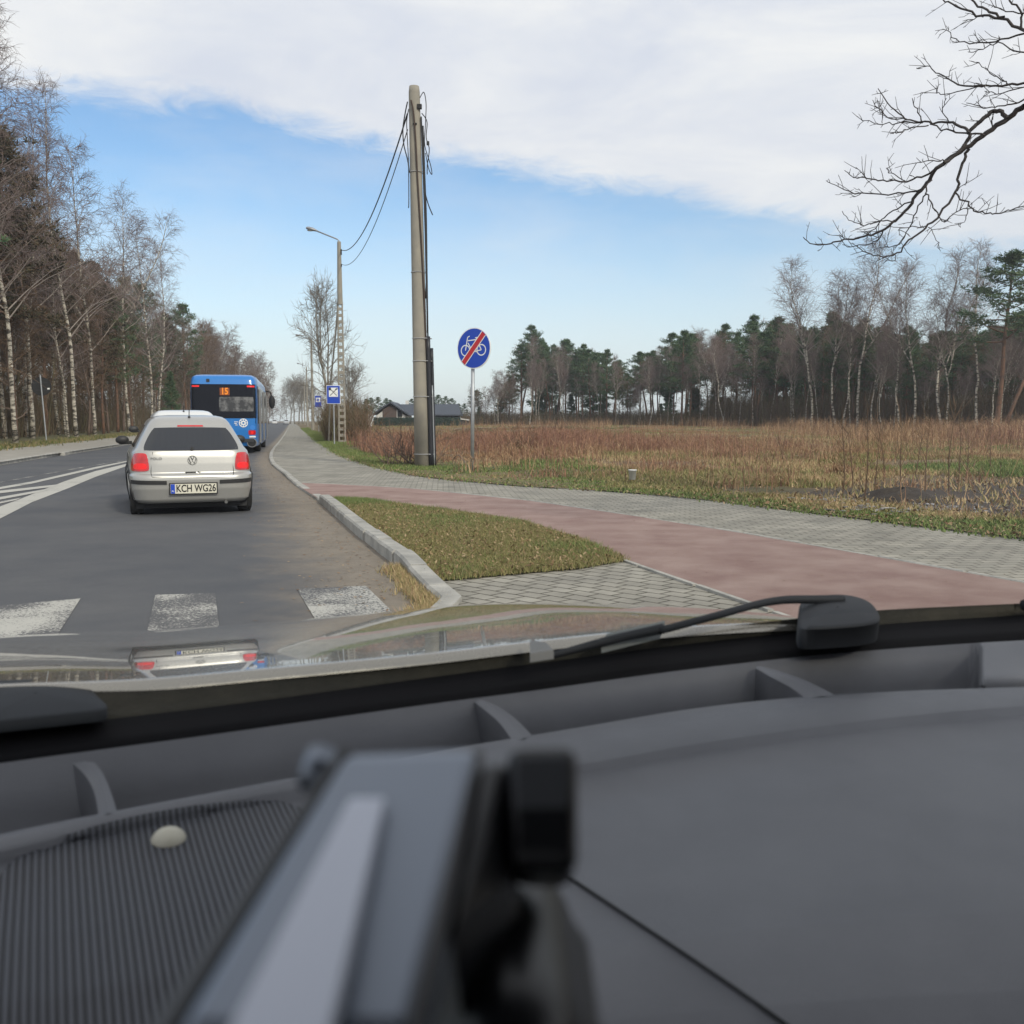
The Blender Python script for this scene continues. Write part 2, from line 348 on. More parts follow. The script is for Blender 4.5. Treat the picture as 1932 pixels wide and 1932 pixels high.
c0 = [G(246,871), G(330,853), G(420,832), G(500,806)]
for off in (0, .28):
    cs = smooth_curve(c0, 6); pts = [p + rt*(off-.06) for p in cs] + [p + rt*(off+.06) for p in reversed(cs)]
    sheet('road_marking', pts, .004, M['mark_new'])
c0 = [G(-60,921), G(150,883), G(250,866.5)]
pts = [p - rt*.05 for p in c0] + [p + rt*.05 for p in reversed(c0)]; sheet('road_marking', pts, .004, M['mark_worn'])
# paved path (grey), bicycle path (red), apron
path_up = [(556,798.2),(566,806),(578,815),(602,835),(640,858),(700,880),(780,898),(860,908),(980,918),(1100,925),(1200,932),(1350,946),(1500,965),(1700,990),(1932,1018)]
def ext(c, d1=9, d2=10):
    v = (c[-1]-c[-3]).normalized(); return c + [c[-1]+v*d1, c[-1]+v*(d1+d2)]
def lin(c, n=4):
    o = []
    for a, b in zip(c, c[1:]): o += [a.lerp(b, k/n) for k in range(n)]
    return o + [c[-1]]
def fair(c, it=3):
    c = resample(c, 90)
    for _ in range(it): c = [c[0]] + [(a+b*2+d)/4 for a, b, d in zip(c, c[1:], c[2:])] + [c[-1]]
    return c
PU = [G(x, y, ZP) for x, y in path_up]; PU = [PU[0] + (PU[0]-PU[1])*1.2] + PU
PUs = lin(ext(PU, 8, 10), 5)
cyc_up = [(568,911),(620,913),(700,917),(780,922),(1000,945),(1200,974),(1400,1006),(1600,1041),(1932,1100)]
CUs = lin(ext([G(x, y, ZP) for x, y in cyc_up], 5, 8), 5)
low = [(612,938),(700,945),(820,960),(985,984),(1100,1020),(1180,1056),(1300,1097),(1420,1138)]
LOs = lin(ext([G(x, y, ZP) for x, y in low], 4, 8), 5)
kerb_far = [p for p in RKs if p.y >= G(568,918).y]
def rx(p, z): return Vector((p.x, p.y, z))
sheet('pavement', [rx(p, ZP) for p in kerb_far] + CUs + list(reversed(PUs)), ZP, M['blocks'])
kerb_mid = [p for p in RKs if G(568,918).y > p.y > G(606,948).y]
sheet('cycle_path', CUs + list(reversed(LOs)) + [rx(p, ZP) for p in reversed(kerb_mid)], ZP, M['red_asphalt'])
apron = [(1180,1056),(1300,1095),(1420,1137)]
AP = [G(800,1070,ZP), G(985,1050,ZP), G(1120,1040,ZP)] + LOs[[i for i, p in enumerate(LOs) if (p-G(1180,1056,ZP)).length < .3][0]:] + [Vector((6.6,.4,ZP)), Vector((3.3,3.1,ZP)), G(893,1180,ZP)]
sheet('apron_pavement', AP, ZP-.003, M['blocks_near'])
# kerbs -------------------------------------------------
def kerb_strip(name, curve, w, h, side=1, joint=1.0, z0=-.05, gap=.02, hfun=None):
    mb = MB(); c = resample(curve, max(2, int(sum((b-a).length for a, b in zip(curve, curve[1:]))/joint)*4+1))
    nor = []
    for i in range(len(c)):
        d = (c[min(i+1, len(c)-1)] - c[max(i-1, 0)]); d.z = 0; d.normalize(); nor.append(Vector((d.y, -d.x, 0))*side)
    for k in range(0, len(c)-4, 4):
        seg = list(range(k, k+5)); rows = []
        dz = random.uniform(-.006, .006); dx = random.uniform(-.008, .008)
        for q, i in enumerate(seg):
            p = c[i].copy(); dd = (c[seg[-1]]-c[seg[0]]).normalized()*gap
            if q == 0: p += dd
            if q == 4: p -= dd
            n = nor[i]; hh = (hfun(i/(len(c)-1)) if hfun else h) + dz
            a = rx(p + n*dx, z0); rows.append([a, rx(p+n*dx, hh-.02), rx(p+n*(dx+.02), hh), rx(p+n*(w+dx), hh), rx(p+n*(w+dx), z0)])
        mb.grid(rows); o = len(mb.v)
        mb.f += [tuple(range(o-5, o)), tuple(range(o-25, o-20))]; mb.m += [0, 0]
    return tag(mb.build(name, M['kerb']), kind='structure')
near = [p for p in RKs if G(604,947).y > p.y > 3.4]
near_r = list(near); kmid = [p for p in RKs if G(560,915).y > p.y > G(606,949).y]
kerb_strip('kerb', near_r, .15, .12, side=-1, joint=.85, hfun=lambda t: .125 if t < .52 else max(.05, .125-(t-.52)*.40))
kerb_strip('kerb', kmid, .14, .042, side=-1, joint=1.0)
kerb_strip('kerb', [p for p in kerb_far], .12, .055, side=-1, joint=1.0)
kerb_strip('kerb', [p + Vector((-.15, 0, 0)) for p in LKs], .15, .12, side=1, joint=1.0)
kerb_strip('kerb', [p for p in PUs if 2 < p.y < 80], .06, .048, side=-1, joint=1.0)
kerb_strip('kerb', [p for p in LOs if p.y < G(800,956,ZP).y and p.y > 0], .06, .052, side=1, joint=1.0)
kerb_strip('kerb', [p for p in CUs if p.y > 0], .05, .046, side=-1, joint=1.0)
# left pavement and forest floor
LKo = [Vector((p.x, p.y, 0)) for p in resample(LKs, 80)]
def leftoff(p, i, c, o):
    d = (c[min(i+1, len(c)-1)] - c[max(i-1, 0)]).normalized(); return p + Vector((d.y, -d.x, 0))*o
A = [leftoff(p, i, LKo, .0) for i, p in enumerate(LKo)]; s_ = 1 if leftoff(LKo[40], 40, LKo, 1).x < LKo[40].x else -1
Bv = [leftoff(p, i, LKo, s_*3.4) for i, p in enumerate(LKo)]; A = [leftoff(p, i, LKo, s_*.12) for i, p in enumerate(LKo)]
M['left_path'] = mat('left_path_concrete', (.27,.25,.215), .9, col2=(.34,.32,.28), nscale=1.5, bump=.3)
mb = MB(); mb.grid([[rx(a, .10), rx(a.lerp(b, .5), .10), rx(b, .10)] for a, b in zip(A, Bv)])
o = tag(mb.build('pavement', M['left_path'], fixn=False), kind='structure')
if o.data.polygons[0].normal.z < 0: o.data.flip_normals()
M['litterfloor'] = mat('leaf_floor', (.07,.055,.03), .97, col2=(.12,.12,.04), nscale=.8, bump=1, bscale=8)
mb = MB(); rows = []
for i, (a, b) in enumerate(zip(LKo, Bv)):
    n = (b-a).normalized(); rows.append([rx(b + n*t, .10 + .05*math.sin(i*1.7+t) * min(1, t) + (.25*min(1, t/8))) for t in (0, .6, 1.5, 3, 6, 12, 25, 60, 150)])
mb.grid(rows); o = tag(mb.build('forest_floor', M['litterfloor'], smooth=True, fixn=False), kind='structure')
if o.data.polygons[0].normal.z < 0: o.data.flip_normals()
# field to the right: ruled grid from the path edge outwards
Bn_ = [p for p in PUs if p.y < 60]; Bf_ = [p for p in PUs if p.y >= 60]; B = resample(Bf_ + Bn_[:1], 50)[:-1] + resample(Bn_, 330)
def bump_z(x, y, t):
    d = math.hypot(x, y); u = min(1, max(0, (d-50)/90)); u = u*u*(3-2*u)
    n = float(pnoise(x, y, .25, 3)) - .5; n2 = float(pnoise(x, y, 1.4, 4)) - .5
    k = min(1, t/4)
    return ZP + .02 + k*(.10 + .22*n + .07*n2 + .32*u) + (1-k)*.03*n2
rows = []; bare = []
patch = [G(x, y) for x, y in ((1450,938),(1560,924),(1640,912),(1700,904),(1780,906),(1900,912),(2100,918),(2100,1005),(1932,993),(1800,975),(1700,964),(1560,951))]
pc = np.array([(p.x, p.y) for p in patch])
def inpoly(x, y, poly):
    c = False; n = len(poly); j = n-1
    for i in range(n):
        if (poly[i][1] > y) != (poly[j][1] > y) and x < (poly[j][0]-poly[i][0])*(y-poly[i][1])/(poly[j][1]-poly[i][1])+poly[i][0]: c = not c
        j = i
    return c
def polydist(x, y, poly):
    return float(segdist(np.array([x]), np.array([y]), np.vstack([poly, poly[:1]]))[0])
TS = [0, .12, .3, .55, .8, 1.05, 1.3, 1.6, 1.9, 2.2, 2.6, 3, 3.4, 3.8, 4.3, 5, 6.5, 8.5, 11, 14, 18, 22, 27, 33, 40, 48, 58, 70, 85, 105, 130, 160, 200, 260, 330]
for i, b in enumerate(B):
    u = i/(len(B)-1); d = (B[min(i+1, len(B)-1)] - B[max(i-1, 0)]).normalized(); nn = Vector((-d.y, d.x, 0)); 
    ang = R(2) + R(86)*min(1, max(0, (u-.35)/.6)); dr = Vector((math.sin(ang), math.cos(ang), 0))
    if b.y > 40: dr = Vector((math.sin(R(25)), math.cos(R(25)), 0))
    if dr.dot(nn) < 0.05 and nn.x > 0: dr = (dr + nn*.4).normalized()
    row = []
    for t in TS:
        q = b + dr*t
        ins = inpoly(q.x, q.y, pc); dist = polydist(q.x, q.y, pc) if abs(q.x-12) < 14 and q.y < 25 else 9
        bv = min(1, .55 + dist*1.2) if ins else max(0, .55-dist*1.1)
        row.append(Vector((q.x, q.y, bump_z(q.x, q.y, t) - .05*bv))); bare.append(bv)
    rows.append(row)
mb = MB(); mb.grid(rows); field = mb.build('field', M['field'], smooth=True, fixn=False)
if sum(p.normal.z for p in field.data.polygons) < 0: field.data.flip_normals()
at = field.data.attributes.new('bare', 'FLOAT', 'POINT'); at.data.foreach_set('value', np.array(bare, np.float32))
tag(field, kind='structure')
# ---------------------------------------------------------------- trees
def rot_about(v, axis, a): return Matrix.Rotation(a, 3, axis) @ v
def limb(p, d, L_, segs, wander, lift, rnd):
    pts = [p.copy()]; d = d.normalized()
    for k in range(segs):
        d = (d + Vector((rnd.gauss(0, wander), rnd.gauss(0, wander), rnd.gauss(0, wander) + lift))).normalized()
        p = p + d*(L_/segs); pts.append(p.copy())
    return pts
def along(pts, t):
    f = t*(len(pts)-1); i = min(int(f), len(pts)-2); return pts[i].lerp(pts[i+1], f-i), (pts[i+1]-pts[i]).normalized()
def side_dir(d, ang, rnd):
    ax = d.cross(Vector((rnd.gauss(0,1), rnd.gauss(0,1), rnd.gauss(0,1)))).normalized(); return rot_about(d, ax, ang)
def bare_tree(seed, H, cs=.35, spread=.20, nprim=36, droop=-.12, trunk_r=.15, crook=.05, nsec=7, ntw=3, fork=0, tw=.010, up=(25, 55)):
    rnd = random.Random(seed); tr = MB(); cr = MB()
    pts = [Vector((0, 0, -.3))]; d = Vector((0, 0, 1))
    off = Vector((0, 0, 0))
    for k in range(16):
        d = (d*.86 + Vector((0, 0, .14)) + Vector((rnd.gauss(0, crook), rnd.gauss(0, crook), 0))).normalized(); pts.append(pts[-1] + d*(H/16))
    rad = [trunk_r*(1.25 if i == 0 else 1)*max(.1, (1-i/17)**.8) for i in range(17)]
    tr.tube(pts, rad, 8)
    axes = [(pts, rad, 1.0)]
    for f in range(fork):
        t0 = rnd.uniform(.3, .55); p, dd = along(pts, t0); q = limb(p, side_dir(dd, R(rnd.uniform(18, 32)), rnd), H*(1-t0)*.9, 8, .06, .09, rnd)
        rr = [trunk_r*.55*(1-i/9)**.8+.01 for i in range(9)]; tr.tube(q, rr, 6); axes.append((q, rr, .7))
    for ai, (ax, rr, kk) in enumerate(axes):
        npr = int(nprim*(1 if ai == 0 else .5))
        for b in range(npr):
            t = cs + (1-cs)*((b+rnd.random())/npr)**.85 if ai == 0 else .15 + .85*(b+rnd.random())/npr
            p, dd = along(ax, min(t, .995)); az = rnd.uniform(0, 6.283); an = R(rnd.uniform(*up))*(1.15-.3*t)
            hd = Vector((math.sin(an)*math.cos(az), math.sin(an)*math.sin(az), math.cos(an)))
            L1 = H*spread*kk*(1.15-t)*rnd.uniform(.7, 1.25) + .5
            pr = limb(p, hd, L1, 5, .10, -.02, rnd); r1 = max(.012, .045*(1-t)+.012)
            cr.tube(pr, [r1, r1*.8, r1*.6, r1*.45, r1*.3, r1*.2], 3, cap=False, mi=0)
            for s in range(nsec):
                tt = .2 + .8*(s+rnd.random())/nsec; p2, d2 = along(pr, min(tt, .99))
                L2 = L1*.38*rnd.uniform(.5, 1.2)+.25
                se = limb(p2, side_dir(d2, R(rnd.uniform(20, 55)), rnd), L2, 3, .14, droop*.6, rnd)
                cr.tube(se, [tw*1.25, tw*1.05, tw*.8, tw*.55], 3, cap=False, mi=1)
                for w in range(ntw):
                    p3, d3 = along(se, rnd.uniform(.25, .99))
                    tp = limb(p3, side_dir(d3, R(rnd.uniform(20, 60)), rnd), rnd.uniform(.35, .9)*(.6+L2*.3), 2, .15, droop*1.8, rnd)
                    cr.tube(tp, [tw*.8, tw*.65, tw*.4], 3, cap=False, mi=1)
    return tr, cr
def bark_birch():
    m = mat('birch_bark', (.55,.52,.46), .85, bump=.5, bscale=20); t = m.node_tree; b = t.nodes['Principled BSDF']
    tcn = t.nodes.new('ShaderNodeTexCoord'); mp = t.nodes.new('ShaderNodeMapping'); mp.inputs['Scale'].default_value = (1.2, 1.2, 3.4); t.links.new(tcn.outputs['Object'], mp.inputs[0])
    n = noise(t, mp.outputs[0], 1.6, 6, .7); r = t.nodes.new('ShaderNodeValToRGB'); e = r.color_ramp.elements
    e[0].position = .43; e[0].color = (.045,.038,.032,1); e[1].position = .54; e[1].color = (.47,.43,.36,1)
    t.links.new(n.outputs[0], r.inputs[0]); t.links.new(r.outputs[0], b.inputs['Base Color']); return m
M['birch'] = bark_birch()
M['birch_limb'] = mat('birch_limb', (.30,.26,.23), .9); M['twig_birch'] = mat('birch_twig', (.19,.145,.135), .9)
M['twig_brown'] = mat('brown_twig', (.14,.09,.055), .9); M['bark_brown'] = mat('brown_bark', (.15,.105,.08), .9, col2=(.09,.065,.05), nscale=3)
M['bark_pine'] = mat('pine_bark', (.19,.10,.06), .92, col2=(.09,.06,.045), nscale=2.5, bump=.6, bscale=15)
M['needles'] = mat('pine_needles', (.03,.05,.03), .8, island=[(.03,.07,.034),(.052,.108,.05),(.085,.14,.062),(.115,.145,.06)])
M['needles_dull'] = mat('pine_needles_dull', (.03,.05,.03), .8, island=[(.035,.035,.02),(.06,.055,.03),(.09,.07,.04),(.12,.075,.045)])
M['bark_grey'] = mat('grey_bark', (.17,.155,.13), .9, col2=(.24,.22,.185), nscale=4)
M['twig_grey'] = mat('grey_twig', (.17,.15,.125), .9)
def needle_clump(V, F, c, r, n, rnd, L_=.34, w=.045, flat=.5):
    for _ in range(n):
        d = Vector((rnd.gauss(0,1), rnd.gauss(0,1), rnd.gauss(0,1)*flat)); d.normalize(); p = c + d*r*rnd.uniform(.15, 1)
        q = (d + Vector((rnd.gauss(0,.5), rnd.gauss(0,.5), .45+rnd.gauss(0,.3)))).normalized()*L_*rnd.uniform(.6, 1.2)
        s = q.cross(Vector((rnd.gauss(0,1), rnd.gauss(0,1), rnd.gauss(0,1)))).normalized()*w
        o = len(V); V += [tuple(p-s), tuple(p+s), tuple(p+q)]; F.append((o, o+1, o+2))
def pine(seed, H, cs=.45, spread=.20, nl=34, conic=False, ncl=7, nn=26):
    rnd = random.Random(seed); tr = MB(); br = MB(); cr = MB(); pts = [Vector((0,0,-.3))]; d = Vector((0,0,1))
    for k in range(12):
        d = (d*.9 + Vector((0,0,.1)) + Vector((rnd.gauss(0,.025), rnd.gauss(0,.025), 0))).normalized(); pts.append(pts[-1]+d*H/12)
    tr.tube(pts, [.17*max(.08, (1-i/13)**.7) for i in range(13)], 8)
    for b in range(nl):
        t = cs + (1-cs)*(b/nl) + rnd.uniform(0, .02); p, dd = along(pts, min(t, .99)); az = b*2.4 + rnd.uniform(-.5, .5)
        tl = (t-cs)/(1-cs); prof = (1-tl)**(.9) if conic else math.sin(math.pi*min(1, .28+.72*tl))**.7*(.9 if tl < .8 else .75)
        L1 = H*spread*max(.12, prof)*rnd.uniform(.65, 1.2); el = R(rnd.uniform(-8, 22) + 30*tl)
        hd = Vector((math.cos(az)*math.cos(el), math.sin(az)*math.cos(el), math.sin(el)))
        li = limb(p, hd, L1, 5, .09, .03, rnd); br.tube(li, [.05*(1-tl)+.02]*2+[.03, .02, .014, .01], 4, cap=False)
        for c in range(ncl):
            p2, d2 = along(li, min(.99, .3 + .7*(c+rnd.random())/ncl)); p2 = p2 + Vector((rnd.gauss(0,.28), rnd.gauss(0,.28), rnd.gauss(.05,.12)))*(L1/2.5)
            needle_clump(cr.v, cr.f, p2, .20+.24*rnd.random(), nn, rnd)
    needle_clump(cr.v, cr.f, pts[-1], .35, 40, rnd, flat=1.2)
    cr.m = [0]*len(cr.f); o = len(cr.v); cr.v += br.v; cr.f += [tuple(i+o for i in f) for f in br.f]; cr.m += [1]*len(br.f)
    return tr, cr
PROTO = {}
def proto(key, trcr, name, tm, cm):
    t, c = trcr; e = bpy.data.objects.new(name, None)
    mt = bpy.data.meshes.new('trunk'); mt.from_pydata(t.v, [], t.f); mt.materials.append(tm); mt.polygons.foreach_set('use_smooth', [True]*len(mt.polygons))
    mc = bpy.data.meshes.new('crown'); mc.from_pydata(c.v, [], c.f)
    for m in cm: mc.materials.append(m)
    mc.polygons.foreach_set('material_index', c.m)
    PROTO.setdefault(key, []).append((name, mt, mc, max(v[2] for v in t.v)))
for s in range(5): proto('birch', bare_tree(100+s, 20, cs=.28, spread=.21, nprim=54, fork=s % 2, crook=.04, nsec=9, ntw=4, tw=.0095, droop=-.16, trunk_r=.12), 'birch_tree', M['birch'], [M['birch_limb'], M['twig_birch']])
for s in range(4): proto('slim_birch', bare_tree(140+s, 16, cs=.48, spread=.26, nprim=36, nsec=9, ntw=4, tw=.009, fork=(0, 1, 1, 2)[s], crook=.085, trunk_r=.105, up=(20, 48)), 'birch_tree', M['birch'], [M['birch_limb'], M['twig_birch']])
for s in range(4): proto('brown', bare_tree(200+s, 13, cs=.10, spread=.24, nprim=44, trunk_r=.10, crook=.06, ntw=4, tw=.013, up=(25, 60)), 'bare_tree', M['bark_brown'], [M['bark_brown'], M['twig_brown']])
for s in range(2): proto('grey', bare_tree(260+s, 10, cs=.25, spread=.34, nprim=30, trunk_r=.14, crook=.06, droop=.05, fork=2, tw=.012, nsec=8, up=(25, 60)), 'bare_tree', M['bark_grey'], [M['bark_grey'], M['twig_grey']])
for s in range(4): proto('pine', pine(300+s, 15, cs=(.42, .52, .36, .46)[s], spread=.22, nl=34, ncl=8, nn=24), 'pine_tree', M['bark_pine'], [M['needles'], M['bark_pine']])
for s in range(2): proto('dullpine', pine(330+s, 17, cs=.38, spread=.24, nl=40, ncl=9), 'pine_tree', M['bark_pine'], [M['needles_dull'], M['bark_pine']])
for s in range(2): proto('spruce', pine(350+s, 9, cs=.06, spread=.27, nl=52, conic=True, ncl=6), 'spruce_tree', M['bark_pine'], [M['needles'], M['bark_pine']])
cnt = {}
def tree(key, loc, H, label, cat='tree', group=None, var=None, rz=None, wid=1.0, lean=None):
    k = cnt.get(key, 0); cnt[key] = k+1
    pr = PROTO[key][(var if var is not None else k) % len(PROTO[key])]
    e = empty(pr[0], loc, random.uniform(0, 6.28) if rz is None else rz, label, cat, group)
    s = H/pr[3]; e.scale = (s*wid, s*wid, s)
    if lean: e.rotation_euler = (lean[0], lean[1], e.rotation_euler[2])
    for nm, me in (('trunk', pr[1]), ('crown', pr[2])):
        o = bpy.data.objects.new(nm, me); SC.collection.objects.link(o); o.parent = e
    return e
def gz(px, d):
    return .3
# --- left roadside: salient trees
sal = [('birch',28,48,22,'tallest birch at the left edge of the photo, crown over the pines'),
 ('birch',60,60,60,'second tallest birch near the left edge, slightly right of the tallest'),
 ('birch',8,56,95,'slender birch between the two tallest birches at the left edge'),
 ('birch',-30,44,60,'birch at the very left edge, trunk outside the photo'),
 ('birch',48,62,230,'birch with a slim crown between the left pine and the fullest birch'),
 ('birch',143,66,172,'fullest tall white-barked birch behind the back-turned round sign'),
 ('birch',178,74,300,'birch with curved white foot right of the fullest roadside birch'),
 ('birch',110,71,330,'shorter birch close left of the fullest roadside birch'),
 ('birch',243,92,372,'straight white birch midway along the left roadside row'),
 ('birch',285,104,415,'white birch rising above the brown thicket left of the blue bus'),
 ('birch',300,118,470,'double-looking birch just left of the dark spruce by the bus'),
 ('dullpine',28,56,262,'dark rusty pine at the left edge under the tallest birch'),
 ('dullpine',88,68,440,'second lower dark pine, right of the rusty pine at the left edge'),
 ('dullpine',200,98,500,'dark pine rising out of the brown thicket behind the birches'),
 ('pine',352,150,578,'dark green spruce standing at the road edge above the bus roof'),
 ('spruce',328,120,705,'low dark green conifer at the forest edge left of the bus'),
 ('brown',372,185,625,'bare brown tree next to the spruce above the blue bus'),
 ('birch',395,200,610,'pale birch crown rising just past the bus roof')]
for k, px, d, ty, lab in sal:
    p = P(px, d, .3); tree(k, p, Hgt(ty, d)-.3, lab, group='trees along the left side of the road')
# --- left forest rows
env_x = [0, 40, 90, 150, 200, 250, 300, 350, 400, 440, 470, 495, 510]
env_y = [330, 385, 430, 468, 492, 520, 548, 590, 640, 655, 668, 700, 745]
def left_line(d):       # column where the forest edge stands at distance d
    a = at_y(LKs, d); q = a.x - 3.9 - min(2.0, d*.02); return CX + q/d*F_PX/CT/CT*CT
k = 0
for row, (off, n, dmax) in enumerate(((2.5, 40, 300), (6.5, 42, 290), (12, 40, 260), (19, 34, 200))):
    for i in range(n):
        d = 30*(dmax/30)**((i+.5)/n)*random.uniform(.97, 1.03)
        a = at_y(LKs, min(d, LKs[0].y-1)); x = a.x - 4.6 - off + random.uniform(-1.4, 1.4)
        px = CX + x/d*F_PX
        if px < -260 or px > 512: continue
        ty = np.interp(px, env_x, env_y) + random.uniform(0, 70) * (.4 + d/200) + (random.random() < .3)*40
        if px < 0: ty = 120 + random.uniform(0, 250)
        Hh = min(24, max(5, Hgt(ty, d)-.3))
        kk = random.choices(['brown', 'birch', 'dullpine', 'pine'], [3.8, 2.2, 1.5, 1.5] if row == 0 else [4, 1.0, 2.4, 3.2])[0]
        if d > 180: kk = random.choices(['brown', 'birch', 'pine'], [6, 2, 1])[0]
        lab = {'brown': 'bare brown tree in the dense wood left of the road', 'birch': 'birch in the dense wood left of the road', 'dullpine': 'dull dark pine in the dense wood left of the road', 'pine': 'green pine in the dense wood left of the road'}[kk]
        tree(kk, (x, d, .3), Hh, lab, group='wood left of the road: ' + kk.replace('dull', '')+'s'); k += 1
for i in range(34):
    px = 372 + 138*(i+random.random()*.6)/34; d = float(np.interp(px, [375, 450, 500, 512], [165, 245, 400, 450]))*random.uniform(1, 1.12)
    ty = float(np.interp(px, [372, 392, 405, 420, 445, 470, 490, 505, 512], [650, 612, 622, 640, 655, 660, 688, 730, 752])) + abs(random.gauss(0, 12)); kk = 'birch' if i % 5 == 1 else 'brown'
    tree(kk, P(px, d, .3), Hgt(ty, d)-.3, 'pale distant birch in the roadside wood beyond the bus' if kk == 'birch' else 'distant bare brown tree in the roadside wood beyond the bus', group='distant roadside wood beyond the bus: '+kk, wid=1.25)
# --- far end of the road
for i, (px, d, ty) in enumerate(((500,300,690),(507,330,715),(515,380,745),(528,420,752),(540,420,735),(548,360,722),(556,330,716),(563,300,712),(572,290,722),(583,260,730),(593,240,738))):
    tree('grey' if i > 4 else 'brown', P(px, d, .2), Hgt(ty, d)-.2, 'small bare tree in the distance where the road vanishes', group='far bare trees at the end of the road', wid=1.1)
tree('grey', P(622, 66, .15), Hgt(545, 66)-.1, 'bare tree standing behind the nearest street lamp', var=0, wid=.72)
tree('grey', P(655, 74, .15), Hgt(690, 74), 'smaller bare tree right of the nearest street lamp', var=1)
for i, px in enumerate((618, 624, 632, 640, 650, 664, 676)):
    d = 64+i*3; tree('brown', P(px, d, .1), random.uniform(3.2, 5.2), 'low bare brown tree in the thicket behind the information signs', group='thicket trees behind the signs')
# --- right forest: conifer wall then birches in front
ex = [880, 920, 960, 1000, 1040, 1080, 1120, 1160, 1185, 1230, 1280, 1340, 1400, 1460, 1520, 1560, 1620, 1700, 1780, 1860, 1932, 2000]
ey = [745, 720, 700, 622, 655, 660, 668, 672, 715, 668, 640, 622, 640, 600, 630, 615, 622, 640, 635, 625, 600, 590]
def edge_d(px): return float(np.interp(px, [860, 1100, 1300, 1500, 1700, 1932, 2150], [175, 165, 140, 118, 100, 86, 74]))
def fz(p):
    d = math.hypot(p.x, p.y); u = min(1, max(0, (d-50)/90)); return ZP + .12 + .32*u*u*(3-2*u)
k = 0
for row in range(6):
    n = (46, 40, 38, 34, 30, 26)[row]
    for i in range(n):
        px = 885 + (2080-885)*((i+random.random()*.8)/n)**.95
        d = edge_d(px) + row*7 + random.uniform(0, 6); ty = np.interp(px, ex, ey) + random.gauss(-4, 10) + row*2
        gapc = 1168 < px < 1182 and row < 3
        kk = random.choices(['pine', 'spruce', 'brown', 'slim_birch'], [(5 if row == 0 else 8), .4, 1.8, (2.6 if row == 0 else 1.0)] if not gapc else [0, 0, 3, 3])[0]
        if px < 960: kk = random.choices(['brown', 'slim_birch', 'pine'], [3, 3, 1])[0]
        if px > 1450 and row > 0: kk = random.choices(['pine', 'spruce', 'brown'], [6, 2, 1])[0]
        Hh = max(4, Hgt(ty, d)-.4)*(.93 if kk in ('brown', 'slim_birch') else 1)
        p = P(px, d); p.z = fz(p)-.1
        lab = {'pine': 'tall green pine in the wood edge across the field', 'spruce': 'dense dark conifer in the wood edge across the field', 'brown': 'bare brown tree in the wood edge across the field', 'slim_birch': 'thin pale birch in the wood edge across the field'}[kk]
        tree(kk, p, Hh, lab, group='wood across the field: '+kk.replace('_', ' '), wid=1.0 if kk != 'pine' else random.uniform(.95, 1.25)); k += 1
for i in range(26):     # low dark conifers and brush inside the wood
    px = 900+random.random()*1100; d = edge_d(px)+8+random.random()*18; p = P(px, d); p.z = fz(p)-.1
    tree('spruce', p, random.uniform(3, 7), 'young dark conifer growing beneath the pines across the field', group='young conifers under the pines', wid=1.3)
rb = [(1529,503,'lone thin birch left of the tall birches, small tuft of a crown'),(1579,520,'leaning birch, left of the widest birch crown'),(1592,560,'birch with several stems under the widest birch crown'),(1618,467,'tall birch with the widest crown in the wood edge'),(1647,590,'short birch right of the widest birch crown'),(1664,640,'small forked birch in the gap between the two tall birch clumps'),(1695,560,'slender birch before the dark conifers, right of the gap'),(1726,505,'birch bending right beneath the hanging branch tip'),(1779,478,'tall birch in the right-hand clump with a wavy trunk'),(1790,560,'thick leaning white birch in the right-hand clump'),(1842,472,'tall straight birch left of the solitary pine'),(1873,620,'crooked white birch below the solitary pine'),(1367,640,'pale forked birch in the middle of the wood edge'),(1225,680,'thin birch at the gap in the pines'),(1000,690,'pale birch under the pines nearest the round sign'),(940,705,'left-end birch of the wood across the field')]
for px, ty, lab in rb:
    d = edge_d(px) - 4; p = P(px, d); p.z = fz(p)-.1
    tree('slim_birch', p, Hgt(ty, d)-.4, lab, group='birches at the front of the wood', wid=1.15)
for i in range(46):
    px = 900 + 1050*(i+random.random())/46; d = edge_d(px) + random.uniform(-3, 4); p = P(px, d); p.z = fz(p)-.1
    tree('slim_birch', p, max(4, Hgt(np.interp(px, ex, ey), d)-.4)*random.uniform(.6, 1.0), 'thin pale birch standing along the front of the wood across the field', group='thin birches along the front of the wood', wid=.85)
d = 84; p = P(1880, d); tree('pine', (p.x, p.y, .3), Hgt(487, d)-.3, 'solitary tallest pine standing above the wood at the right', var=1, wid=1.35)
p = P(1892, 78); tl = MB(); tl.tube([(0,0,0),(.9,0,2.6),(2.2,0,5.8),(3.6,0,9)], [.16,.14,.12,.08], 8)
e = empty('pine_tree', (p.x, p.y, .2), 0, 'leaning reddish pine trunk at the right edge of the photo', 'tree'); tl.build('trunk', M['bark_pine'], e, smooth=True)
cr_ = MB(); rr_ = random.Random(5)
for c in range(30): needle_clump(cr_.v, cr_.f, Vector((3.6+rr_.gauss(0,.8), rr_.gauss(0,.8), 9+rr_.gauss(0,.7))), .4, 30, rr_)
cr_.m = [0]*len(cr_.f); cr_.build('crown', M['needles'], e, fixn=False)
# pines behind the houses
for i in range(16):
    px = 690 + i*12.5 + random.uniform(-4, 4); ty = np.interp(px, [690, 720, 740, 755, 775, 800, 830, 850, 880], [752, 745, 757, 766, 755, 742, 745, 752, 765]) + random.uniform(0, 6)
    p = P(px, 190+random.uniform(0, 10)); tree('pine', (p.x, p.y, .4), Hgt(ty, p.y)-.2, 'green pine in the row behind the dark-roofed houses', group='pines behind the houses', wid=1.5, var=2)
